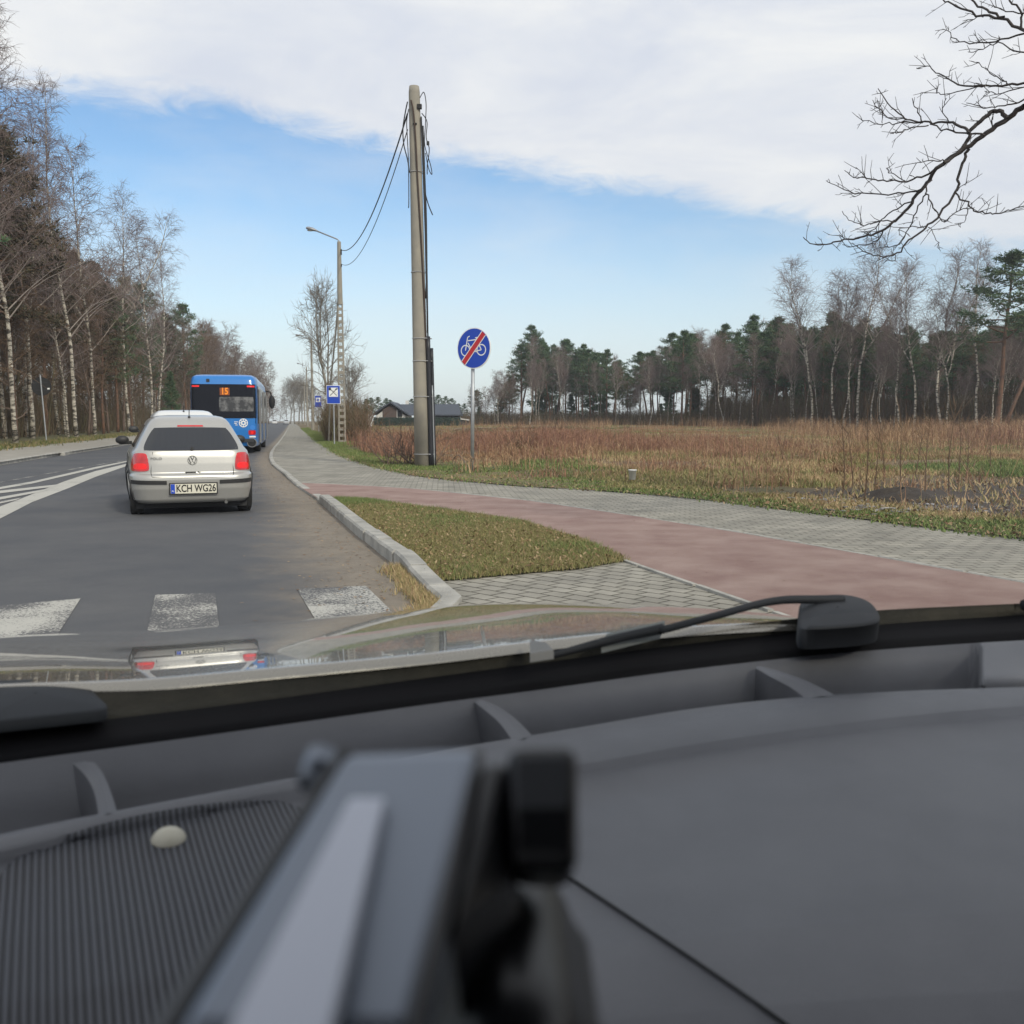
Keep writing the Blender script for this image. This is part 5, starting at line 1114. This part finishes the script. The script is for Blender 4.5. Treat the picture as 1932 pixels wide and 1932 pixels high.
# ---------------------------------------------------------------- bus
M['busglass'] = mat('bus_dark_glass', (.006,.007,.012), .12, spec=.25)
db = 38.; bx = xw(422.5, db); bus = empty('city_bus', (bx, db, 0), R(12.3), 'blue city bus ahead showing 15 on its amber rear display', 'bus')
BB = Body([(.28,.10,11.9,1.22),(.45,.03,11.97,1.26),(.9,.0,12,1.275),(1.5,.0,12,1.275),(2.55,.05,11.95,1.27),(2.66,.07,11.93,1.265),(2.86,.12,11.85,1.24),(2.96,.20,11.75,1.19),(3.02,.35,11.6,1.08),(3.04,.6,11.4,.9)], 16, 160)
BB.mesh(.06).build('body', M['busblue'], bus, smooth=True, weld=True)
patch(BB.rear, ((-1.262,1.36),(1.262,1.36),(1.255,2.66),(-1.255,2.66)), rnd=.0, e=.012, nu=60).build('rear_glazing', M['busglass'], bus, smooth=True)
M['buswin'] = mat('bus_window', (.04,.04,.042), .12, col2=(.17,.17,.17), nscale=2.5, lo=.45, hi=.6)
patch(BB.rear, ((-.16,1.62),(1.12,1.62),(1.12,2.18),(-.16,2.18)), rnd=.03, e=.02).build('rear_window', M['buswin'], bus, smooth=True)
patch(BB.rear, ((-.13,2.24),(.23,2.24),(.23,2.52),(-.13,2.52)), e=.022).build('destination_display', mat('display_panel', (.12,.03,.005), .5, emit=(1,.2,.01), estr=.12), bus)
text_mesh('15', .34, 'display_text', M['amber'], bus, Matrix.Translation((.05, BB.rear(.05,2.38,.034).y, 2.38)) @ Matrix.Rotation(R(90), 4, 'X'), .003, sx=.8, bold=.012)
patch(BB.rear, ((-.62,2.74),(-.50,2.74),(-.50,2.86),(-.62,2.86)), e=.02).build('camera_box', M['black'], bus)
for sg in (-1, 1):
    q = lambda a, b, c, d: ((min(sg*a, sg*b), c), (max(sg*a, sg*b), c), (max(sg*a, sg*b), d), (min(sg*a, sg*b), d))
    patch(BB.rear, q(.88, 1.16, 2.55, 2.61), e=.022).build('marker_light', M['brakelit'], bus)
    tl = patch(BB.rear, q(.90, 1.17, .72, .90), e=.016, rnd=.1).build('tail_light', M['taillight'], bus); patch(BB.rear, q(.99, 1.09, .76, .86), e=.02, rnd=.3).build('lamp_bulb', M['brakelit'], tl)
    patch(BB.rear, q(.93, 1.17, .62, .68), e=.016).build('reflector', M['white'], bus)
    patch(lambda a, b, k: BB.side(a, b, sg, k), ((.10,1.15),(11.8,1.15),(11.8,2.60),(.10,2.60)), e=.01, nu=30).build('side_glazing', M['busglass'], bus, smooth=True)
    for yd in ((.9,2.1),(5.4,6.7),(10.2,11.5)):
        if sg > 0:
            dr = patch(lambda a, b, k: BB.side(a, b, sg, k), ((yd[0],.38),(yd[1],.38),(yd[1],2.5),(yd[0],2.5)), e=.022).build('door', M['busglass'], bus)
            mb = MB(); mb.box((1.30, sum(yd)/2, 1.45), (.03,.05,2.1)); mb.box((1.30, yd[0], 1.45), (.03,.05,2.1)); mb.box((1.30, yd[1], 1.45), (.03,.05,2.1)); mb.build('door_frame', M['rim'], dr)
    for y in (2.9, 9.2): wheel(bus, sg*1.10, y, .48, .30)
    mb = MB(); mb.tube([(sg*1.15,11.7,2.75),(sg*1.45,12.15,2.7),(sg*1.52,12.15,2.5)], .03, 6); mb.ball((sg*1.53,12.12,2.2), .2, 12, (.8,.5,1.7)); mb.build('mirror', M['black'], bus, smooth=True)
mb = MB(); mb.box((0, 6, .30), (2.2, 11, .14)); mb.build('underbody', M['black'], bus)
lg = MB(); zc_ = 1.18
for r, w in ((.17,.03),(.09,.05)):
    for i in range(24):
        a0, a1 = 2*math.pi*i/24, 2*math.pi*(i+1)/24; y_ = BB.rear(.72, zc_, .016).y
        lg.add([(.72+rr*math.cos(a), y_, zc_+rr*math.sin(a)) for rr, a in ((r,a0),(r,a1),(r-w,a1),(r-w,a0))], [(0,1,2,3)])
for k in range(8): lg.box((.72+.12*math.cos(k*.785), BB.rear(.72,zc_,.017).y, zc_+.12*math.sin(k*.785)), (.05,.004,.035), Matrix.Rotation(-k*.785, 3, 'Y'))
for dx, dz, w in ((-.27,.04,.14),(-.29,-.02,.10),(-.26,-.08,.08)): lg.box((.72+dx, BB.rear(.5,zc_,.016).y, zc_+dz), (w,.004,.025))
lg.build('operator_logo', M['white'], bus)
mb = MB(); mb.tube([(1.06, BB.rear(1.06,1.02,.012).y, 1.0), (1.06, BB.rear(1.06,1.02,.02).y-.01, 1.0)], .10, 20); mb.build('round_badge', mat('light_blue', (.03,.2,.6), .4), bus)
mb = MB(); mb.box((0, BB.rear(0,.5,.02).y, .50), (2.2,.04,.14)); mb.build('bumper', M['darkgrey'], bus, bevel=.01)
mb = MB(); yb = BB.rear(1.02,.42,.03).y; mb.tube([(1.02,yb+.03,.42),(1.02,yb,.42)], .17, 24); eg = mb.build('engine_grille', M['black'], bus)
mb = MB(); mb.tube([(1.02+.17*math.cos(w),yb-.01,.42+.17*math.sin(w)) for w in np.linspace(0,2*math.pi,25)], .02, 5); mb.build('grille_ring', M['rim'], eg)
patch(BB.rear, ((.0,.60),(.55,.60),(.55,.70),(.0,.70)), e=.016).build('number_plate', M['platewhite'], bus)
# ---------------------------------------------------------------- the car the photo is taken from
own = empty('own_car', (0, 0, 0), 0, 'car the view looks out of, grey dashboard and pale bonnet in front', 'car')
AH = R(19); cf = Vector((-math.sin(AH), math.cos(AH), 0)); cr2 = Vector((math.cos(AH), math.sin(AH), 0))
def C(u, w, z): v = cf*u + cr2*w; return Vector((v.x, v.y, z))      # own-car frame: u ahead, w right of the camera
def hood_paint():
    m = mat('bonnet_paint', (.25,.235,.205), .2, .55, coat=1.0); b = m.node_tree.nodes['Principled BSDF']; b.inputs['Coat Roughness'].default_value = .015
    t = m.node_tree; tcn = t.nodes.new('ShaderNodeTexCoord'); n = noise(t, tcn.outputs['Object'], 60, 4, .6); r = t.nodes.new('ShaderNodeMapRange'); r.inputs[1].default_value = .35; r.inputs[2].default_value = .8; r.inputs[3].default_value = .2; r.inputs[4].default_value = .36
    t.links.new(n.outputs[0], r.inputs[0]); t.links.new(r.outputs[0], b.inputs['Roughness']); return m
M['hood'] = hood_paint()
# curves read on the photo, laid on their own heights
def crv(l, z, n=8): return smooth_curve([G(x, y, z) for x, y in l], n)
NX = 420
def crvx(l, z):
    xs = [p[0] for p in l]; ysx = [p[1] for p in l]
    from bisect import bisect
    sm = smooth_curve([Vector((a, b, 0)) for a, b in l], 12); X_ = [p.x for p in sm]; Y_ = [p.y for p in sm]
    return [G(x, float(np.interp(x, X_, Y_)), z) for x in np.linspace(-420, 2350, NX)]
band_t = [(-420,1440),(0,1384),(400,1334),(800,1279),(966,1257),(1300,1214),(1600,1183),(1932,1160),(2350,1140)]
band_b = [(-420,1500),(0,1440),(400,1386),(800,1330),(1000,1304),(1300,1263),(1600,1231),(1932,1208),(2350,1192)]
hood_r = [(-420,1300),(0,1292),(250,1287),(500,1266),(800,1238),(1000,1215),(1200,1192),(1450,1166),(1640,1146),(1932,1132),(2350,1115)]
bt, bb_ = crvx(band_t, .935), crvx(band_b, .925); hr = crvx(hood_r, .962)
M['cowl'] = mat('cowl_plastic', (.022,.021,.017), .85, spec=.2, col2=(.034,.031,.024), nscale=14, bump=.3, bscale=90)
mb = MB(); mb.grid([[p + Vector((0,.0,-.03)) for p in hr], [p + Vector((0,.0,-.006)) for p in hr], [a.lerp(b, .4)+Vector((0,0,-.010)) for a, b in zip(hr, bt)], [a.lerp(b, .75)+Vector((0,0,-.004)) for a, b in zip(hr, bt)], [p + Vector((0,0,-.001)) for p in bt], [p+Vector((0,0,-.05)) for p in bt]]); mb.build('cowl', M['cowl'], own, smooth=True)
xs_ = np.linspace(-420, 2350, NX); HC = [p for x, p in zip(xs_, hr) if x < 1625]; rows = []
for s_ in [-.006] + list(np.linspace(0, 1.35, 56)) + [1.45]:
    row = []
    for p in HC:
        w = p.dot(cr2); e_ = abs(w-.25)/.85; z = .963 - math.tan(R(6.6))*s_ - .030*max(0, s_)**2 - .045*max(0, e_-.15)**3
        z += .004*math.exp(-((w-.78)/.12)**2)*min(1, max(0, s_*3)) - (.012 if s_ < 0 else 0) - (.4 if s_ > 1.4 else 0)
        row.append(Vector((p.x+cf.x*s_, p.y+cf.y*s_, z)))
    rows.append([row[0]-cr2*.04+Vector((0,0,-.4)), row[0]-cr2*.02+Vector((0,0,-.02))] + row + [row[-1]+cr2*.015+Vector((0,0,-.012)), row[-1]+cr2*.03+Vector((0,0,-.3))])
mb = MB(); mb.grid(rows); mb.build('bonnet', M['hood'], own, smooth=True)
M['band'] = mat('black_glass_edge', (.004,.004,.005), .8, spec=.1)
mb = MB(); mb.grid([[p + Vector((0,.004,.0)) for p in bt], [a.lerp(b,.5)+Vector((0,0,-.004)) for a, b in zip(bt, bb_)], [p for p in bb_], [p+Vector((0,.03,-.06)) for p in bb_]]); mb.build('black_edge', M['band'], own, smooth=True)
# windscreen
def glass():
    m = bpy.data.materials.new('windscreen_glass'); m.use_nodes = True; t = m.node_tree; t.nodes.clear(); o = t.nodes.new('ShaderNodeOutputMaterial')
    tr = t.nodes.new('ShaderNodeBsdfTransparent'); tr.inputs[0].default_value = (.965,.985,.97,1); gl = t.nodes.new('ShaderNodeBsdfGlossy'); gl.inputs['Roughness'].default_value = .03
    lw = t.nodes.new('ShaderNodeLayerWeight'); pw = t.nodes.new('ShaderNodeMath'); pw.operation = 'POWER'; pw.inputs[1].default_value = 5; fr = t.nodes.new('ShaderNodeMath'); fr.operation = 'MULTIPLY_ADD'; fr.inputs[1].default_value = .7; fr.inputs[2].default_value = .022; mi = t.nodes.new('ShaderNodeMixShader')
    t.links.new(lw.outputs['Facing'], pw.inputs[0]); t.links.new(pw.outputs[0], fr.inputs[0]); t.links.new(fr.outputs[0], mi.inputs[0]); t.links.new(tr.outputs[0], mi.inputs[1]); t.links.new(gl.outputs[0], mi.inputs[2]); t.links.new(mi.outputs[0], o.inputs[0]); return m
M['glass'] = glass()
rows = []
for j in range(13):
    t = j/12; rows.append([])
    for i in range(NX):
        w = (i/(NX-1)-.5)*2.0+.42; top = C(.30-.05*((w-.42)/1.0)**2, w, 1.53); b = bt[i].lerp(bb_[i], .35) + Vector((0,0,.002))
        rows[-1].append(b.lerp(top, t) + cf*(.05*math.sin(math.pi*t)) + Vector((0,0,.04*math.sin(math.pi*t))))
mb = MB(); mb.grid(rows); mb.build('windscreen', M['glass'], own, smooth=True)
# roof, pillars, doors: the cabin round the camera
M['lining'] = mat('roof_lining', (.30,.30,.29), .95)
def cab_slab(name, pts, m, th=.03): mb = MB(); mb.prism(pts, (0,0,th)); return mb.build(name, m, own)
cab_slab('roof', [C(.27,-.58,1.54), C(.27,1.42,1.54), C(-1.6,1.38,1.55), C(-1.6,-.54,1.55)], M['lining'])
for w_ in (-.62, 1.50):
    mb = MB(); mb.tube([C(1.0, w_, .93), C(.7, w_*.98+.006, 1.24), C(.28, w_*.93+.02, 1.53)], .035, 8); mb.build('pillar', M['lining'], own, smooth=True)
    mb = MB(); mb.box(C(-.3, w_, .70), (.05, 2.6, .45), Matrix.Rotation(AH, 3, 'Z')); mb.build('door_panel', M['darkgrey'], own)
    mb = MB(); mb.box(C(-.35, w_, 1.23), (.04, .12, .62), Matrix.Rotation(AH, 3, 'Z')); mb.build('pillar', M['lining'], own)
mb = MB(); mb.box(C(-1.6, .42, .95), (2.0, .05, 1.2), Matrix.Rotation(AH, 3, 'Z')); mb.build('rear_panel', M['darkgrey'], own)
mb = MB(); mb.box(C(-.3, .42, .32), (2.0, 2.5, .05), Matrix.Rotation(AH, 3, 'Z')); mb.build('cabin_floor', M['darkgrey'], own)
# dashboard
M['dash'] = mat('dashboard_plastic', (.098,.102,.116), .38, col2=(.118,.122,.136), nscale=9, bump=.45, bscale=900, spec=.75)
lip = [(-420,1670),(0,1574),(200,1533),(560,1466),(800,1421),(1070,1376),(1300,1338),(1500,1316),(1700,1304),(1840,1299),(1932,1296),(2350,1285)]
crease = [(-420,1700),(0,1608),(200,1560),(560,1490),(800,1474),(1070,1446),(1300,1406),(1500,1377),(1700,1352),(1932,1332),(2350,1305)]
lp = crvx(lip, .905); cs_ = crvx(crease, .899); xsN = np.linspace(-420, 2350, NX)
tro = []
for j, (s, dz) in enumerate(((.0,0),(.12,.05),(.35,.105),(.72,.14),(1,.15))):
    row = []
    for i in range(NX):
        x = xsN[i]; k = 1 if x < 1835 else max(0, 1-(x-1828)/22)**.5
        a, b = bb_[i], lp[i]
        fl = a.lerp(b, s); fl.z -= dz*k + 0; row.append(fl)
    tro.append(row)
rows = [[p+Vector((0,.02,-.02)) for p in bb_]] + tro + [[a.lerp(b, 0)+Vector((0,.012,-.02*(xsN[i] < 1850))) for i, (a, b) in enumerate(zip(lp, lp))], lp, [a.lerp(b, .35)+Vector((0,0,.002)) for a, b in zip(lp, cs_)], cs_]
def down(l, z): return crvx(l, z)
rows += [down([(x, y+18) for x, y in crease], .890)]
for yy, z in ((1500,.882),(1620,.874),(1760,.862),(1900,.846),(2050,.82),(2250,.77),(2500,.68)):
    base = [(-420,0),(0,0),(800,0),(1500,0),(1932,0),(2350,0)]
    f_ = (yy-1420)/(2500-1420); rows.append(crvx([(x, y+18+ (2500-y)*f_*(1 if yy > 1500 else .9)) for x, y in crease], z))
mb = MB(); mb.grid(rows); dash = mb.build('dashboard', M['dash'], own, smooth=True)
# light slot fins
def fin(p_t, p_b1, p_b2, dark):
    """fin: pointed top at p_t (on the far wall), foot from p_b1 (left) to p_b2 (right) on the lip"""
    mb = MB(); t = G(*p_t, .915); l = G(*p_b1, .903); r = G(*p_b2, .903); n_ = 9; tp = []; bt2 = []
    for i in range(n_):
        s = i/(n_-1); m_ = t.lerp(r, s); m_.z += .014*math.sin(math.pi*s)*(1) ; tp.append(m_)
        q = t.lerp(l, s); q.z -= .0; bt2.append(q)
    mb.grid([tp, [p+Vector((.010,.004,-.075)) for p in tp]]); mb.grid([tp, bt2]); mb.grid([bt2, [p+Vector((.012,.0,-.075)) for p in bt2]])
    o = mb.build('fin', M['dash'], dash, smooth=False)
    return o
def finc(l_left, l_right):
    # two edges of the fin's top face, from tip to foot; sides drop into the slot
    a = smooth_curve([G(x, y, z) for x, y, z in l_left], 6); b = smooth_curve([G(x, y, z) for x, y, z in l_right], 6); mb = MB()
    mb.grid([[p+Vector((.004,.01,-.09)) for p in a], a, [p.lerp(q, .5)+Vector((0,0,.002)) for p, q in zip(a, b)], b, [p+Vector((.0,.01,-.09)) for p in b]]); return mb.build('fin', M['dash'], dash, smooth=False)
finc([(137,1441,.921),(160,1462,.92),(178,1496,.912),(186,1540,.904)], [(178,1438,.921),(192,1456,.92),(208,1490,.912),(222,1536,.904)])
finc([(892,1322,.921),(915,1340,.92),(944,1366,.912),(968,1400,.904)], [(905,1319,.921),(940,1333,.92),(975,1358,.912),(1008,1392,.904)])
finc([(1425,1260,.921),(1452,1276,.92),(1490,1296,.912),(1520,1318,.904)], [(1436,1257,.921),(1478,1268,.92),(1530,1288,.912),(1580,1314,.904)])
# seam of the airbag cover
sm = [(1070,1655,.873),(1180,1728,.864),(1330,1828,.852),(1490,1940,.838),(1650,2060,.818)]; mb = MB()
M['seam'] = mat('panel_seam', (.018,.019,.021), .9)
sc_ = smooth_curve([G(x, y, z) for x, y, z in sm], 8)
from mathutils.bvhtree import BVHTree
bv = BVHTree.FromPolygons([v.co.copy() for v in dash.data.vertices], [tuple(p.vertices) for p in dash.data.polygons])
def drop(p, e=.0):
    h_ = bv.ray_cast(Vector((p.x, p.y, 2)), Vector((0,0,-1)))[0]; return Vector((p.x, p.y, (h_.z if h_ else p.z)+e))
def onray(px, py, e=.0):
    r = ray(px, py).normalized(); h_, n_, _, _ = bv.ray_cast(Vector((0,0,CAMZ)), r); 
    return h_ + n_*e*(1 if n_.z > 0 else -1) if h_ else G(px, py, .87)
pts = [onray(q.x, q.y, .0006) for q in smooth_curve([Vector((x, y, 0)) for x, y, _ in sm if y < 2100], 14)]; mb.tube(pts, .0019, 6); mb.build('seam', M['seam'], dash, smooth=True)
# ribbed speaker grille
gout = [(-330,2130),(-300,1900),(-160,1735),(-20,1668),(20,1628),(70,1597),(140,1571),(230,1546),(330,1526),(420,1514),(490,1510),(545,1517),(610,1548),(690,1630),(760,1760),(800,1900),(810,2130)]
def inpx(x, y): return inpoly(x, y, gout)
def ribbed():
    m = mat('speaker_grille', (.05,.053,.062), .6); t = m.node_tree; b = t.nodes['Principled BSDF']; tcn = t.nodes.new('ShaderNodeTexCoord')
    mp = t.nodes.new('ShaderNodeMapping'); mp.inputs['Rotation'].default_value = (0, 0, -R(25)); t.links.new(tcn.outputs['Object'], mp.inputs[0])
    w = t.nodes.new('ShaderNodeTexWave'); w.wave_type = 'BANDS'; w.bands_direction = 'X'; w.inputs['Scale'].default_value = 52; w.inputs['Distortion'].default_value = 0; t.links.new(mp.outputs[0], w.inputs[0])
    r = t.nodes.new('ShaderNodeValToRGB'); r.color_ramp.elements[0].color = (.013,.014,.018,1); r.color_ramp.elements[1].color = (.075,.08,.094,1); r.color_ramp.elements[0].position = .2; r.color_ramp.elements[1].position = .7; t.links.new(w.outputs[0], r.inputs[0]); t.links.new(r.outputs[0], b.inputs['Base Color'])
    bp = t.nodes.new('ShaderNodeBump'); bp.inputs['Strength'].default_value = 1; bp.inputs['Distance'].default_value = .0025; t.links.new(w.outputs[0], bp.inputs['Height']); t.links.new(bp.outputs[0], b.inputs['Normal']); return m
M['grille'] = ribbed()
go = smooth_curve([Vector((x, y, 0)) for x, y in gout + [(330,2130), gout[0]]], 6); cen = Vector((330, 1800, 0)); rows = []
for k in [1.0, .985] + [.96-.94*q/26 for q in range(27)] + [.0]:
    e_ = {1.0: .0005, .985: .0035}.get(k, .0035 + .003*(1-k)); rows.append([onray(*(cen+(p-cen)*k).xy, e_) for p in go])
mb = MB(); mb.grid(rows); grl = mb.build('speaker_grille', M['grille'], dash, smooth=True)
# sunlight sensor
sc0 = onray(318, 1590, .001); M['cream'] = mat('cream_plastic', (.42,.40,.32), .4)
mb = MB(); mb.ball((0,0,0), .0165, 20, (1,1,.85)); o = mb.build('light_sensor', M['cream'], dash, smooth=True); o.location = sc0
mb = MB(); mb.ball((0,0,0), .024, 20, (1.15,.75,.12)); o = mb.build('sensor_dark_disc', M['black'], dash, smooth=True); o.location = sc0 + Vector((0,0,-.0015))  # flat black disc paints the shade of a recess, nothing is sunk
# wipers
M['wiper'] = mat('wiper_black', (.013,.015,.019), .7, spec=.3)
def wip(l, r0, r1, m=None, n=8, name='wiper_arm', par=None):
    pts = smooth_curve([G(x, y, z) for x, y, z in l], 6); k = len(pts); mb = MB(); mb.tube(pts, [r0+(r1-r0)*i/(k-1) for i in range(k)], n); return mb.build(name, m or M['wiper'], par or own, smooth=True)
wa = wip([(1590,1131,.985),(1540,1131,.988),(1480,1132,.99),(1430,1140,.99),(1350,1162,.988),(1245,1190,.982)], .0075, .0058)
wip([(1250,1186,.983),(1150,1208,.975),(1060,1232,.965),(1000,1245,.96)], .0078, .004, name='wiper_blade', par=wa)
mb = MB(); q = [G(x, y, z) for x, y, z in ((1145,1205,.972),(1255,1180,.977),(1245,1205,.965),(1135,1232,.96))]; mb.prism(q, (0,.006,.006)); mb.build('wiper_joint', mat('wiper_grey', (.10,.11,.11), .6), wa)
rows = []; hubc = [(1508,1160),(1512,1142),(1528,1130),(1560,1124),(1600,1124),(1635,1133),(1655,1150),(1662,1172),(1640,1182),(1580,1188),(1520,1190),(1508,1180)]
mb = MB(); ring = smooth_curve([G(x, y, .975) for x, y in hubc+[hubc[0]]], 5)[:-1]; c_ = sum(ring, Vector())/len(ring)
rows = [[p+Vector((0,.012,-.03)) for p in ring+[ring[0]]], [p+Vector((0,.006,0)) for p in ring+[ring[0]]]] + [[c_+(p-c_)*k+Vector((0,-.004-.006*(1-k),.010*(1-k**2))) for p in ring+[ring[0]]] for k in (.94,.8,.5,.02)]
mb.grid(rows); mb.build('wiper_cap', M['wiper'], wa, smooth=True)
mb = MB(); q = [G(x, y, .965) for x, y in ((1000,1223),(1030,1228),(1045,1243),(1000,1250))]; mb.prism(q, (0,.008,.010)); mb.build('wiper_tip', mat('tip_grey', (.13,.13,.125), .7), wa)
hubc = [(-90,1295),(-20,1285),(60,1282),(130,1285),(165,1297),(185,1315),(200,1338),(130,1348),(0,1362),(-90,1375)]
ring = smooth_curve([G(x, y, .955) for x, y in hubc+[hubc[0]]], 5)[:-1]; c_ = sum(ring, Vector())/len(ring); mb = MB()
rows = [[p+Vector((0,.0,-.012)) for p in ring+[ring[0]]], [p for p in ring+[ring[0]]]] + [[c_+(p-c_)*k+Vector((0,0,.006*(1-k**2))) for p in ring+[ring[0]]] for k in (.9,.7,.4,.02)]
mb.grid(rows); mb.build('wiper_cap', M['wiper'], own, smooth=True)
wip([(1932,1142,.97),(1975,1136,.972),(2050,1128,.972)], .010, .012, name='wiper_arm')
# ---------------------------------------------------------------- phone holder
hold = empty('phone_holder', onray(900, 1900), 0, 'blurred silver phone holder arm with a black clamp standing on the dashboard', 'phone holder')
ho = hold.location.copy()
M['alu'] = mat('brushed_silver', (.23,.26,.31), .36, .5); M['alu2'] = mat('satin_strip', (.66,.70,.80), .4, .2); M['hblack'] = mat('holder_black', (.008,.009,.012), .35)
def hpt(px, py, d): return D(px, py, d*.72) - ho
def slab(name, quad, th, m, par, bev=.003):
    q = [hpt(*p) for p in quad]; n_ = (q[1]-q[0]).cross(q[3]-q[0]).normalized(); 
    if n_.y < 0: n_ = -n_
    mb = MB(); mb.prism(q, n_*th); return mb.build(name, m, par, bevel=bev)
arm = slab('arm', [(650,1402,.335),(912,1392,.33),(770,1990,.225),(285,1990,.23)], .016, M['alu'], hold, .006)
slab('arm_side_shade', [(640,1412,.338),(652,1402,.336),(290,1990,.231),(235,1990,.235)], .018, M['hblack'], hold, .004)  # black slab paints the shade on the silver arm's left side
slab('arm_strip', [(662,1500,.302),(728,1500,.302),(610,1990,.214),(405,1990,.214)], .006, M['alu2'], arm, .0012)
slab('arm_edge', [(895,1408,.328),(922,1410,.332),(800,1990,.226),(758,1990,.224)], .012, M['hblack'], hold, .004)
cl = slab('clamp', [(955,1405,.318),(1090,1402,.318),(1092,1645,.300),(962,1640,.300)], .030, M['hblack'], hold, .0035)
slab('clamp_lit_face', [(968,1425,.3155),(1078,1422,.3155),(1074,1528,.308),(968,1530,.308)], .002, mat('lit_face_grey', (.07,.075,.085), .5), cl, .004)  # grey sheet paints the light on the black clamp's front
slab('clamp_arm', [(905,1432,.325),(962,1428,.325),(965,1660,.305),(842,1760,.262)], .03, M['hblack'], hold, .005)
mb = MB(); mb.tube([hpt(948,1640,.32), hpt(950,1790,.31)], .0036, 10); mb.build('stem', M['hblack'], hold, smooth=True)
mb = MB(); rows = []
foot = [(845,1860),(875,1815),(925,1780),(975,1775),(1030,1800),(1075,1850),(1100,1905),(1120,1990),(800,1990)]
ring = smooth_curve([hpt(x, y, .30) for x, y in foot+[foot[0]]], 5)[:-1]; c_ = sum(ring, Vector())/len(ring)
for k, dy in ((1,.04),(1,0),(.93,-.008),(.8,-.014),(.5,-.02),(.02,-.023)): rows.append([c_+(p-c_)*k+Vector((0,dy,0)) for p in ring+[ring[0]]])
mb.grid(rows); mb.build('suction_base', M['hblack'], hold, smooth=True)
mb = MB(); mb.tube([hpt(610,1425,.345), hpt(590,1480,.335)], .0045, 8); mb.build('pivot_pin', M['alu'], hold, smooth=True)

# ---------------------------------------------------------------- air
hzb = MB(); hzb.box((0, 0, 14.4), (3200, 3200, 31.2)); air = hzb.build('haze', M['white']); air.data.materials.clear()
hm = bpy.data.materials.new('haze'); hm.use_nodes = True; t = hm.node_tree; t.nodes.clear(); o_ = t.nodes.new('ShaderNodeOutputMaterial'); pv = t.nodes.new('ShaderNodeVolumePrincipled')
pv.inputs['Color'].default_value = (.84, .90, .98, 1); pv.inputs['Density'].default_value = .0004; pv.inputs['Anisotropy'].default_value = .2
t.links.new(pv.outputs[0], o_.inputs['Volume']); air.data.materials.append(hm); tag(air, 'thin pale haze over the road and field', None, None, 'stuff')
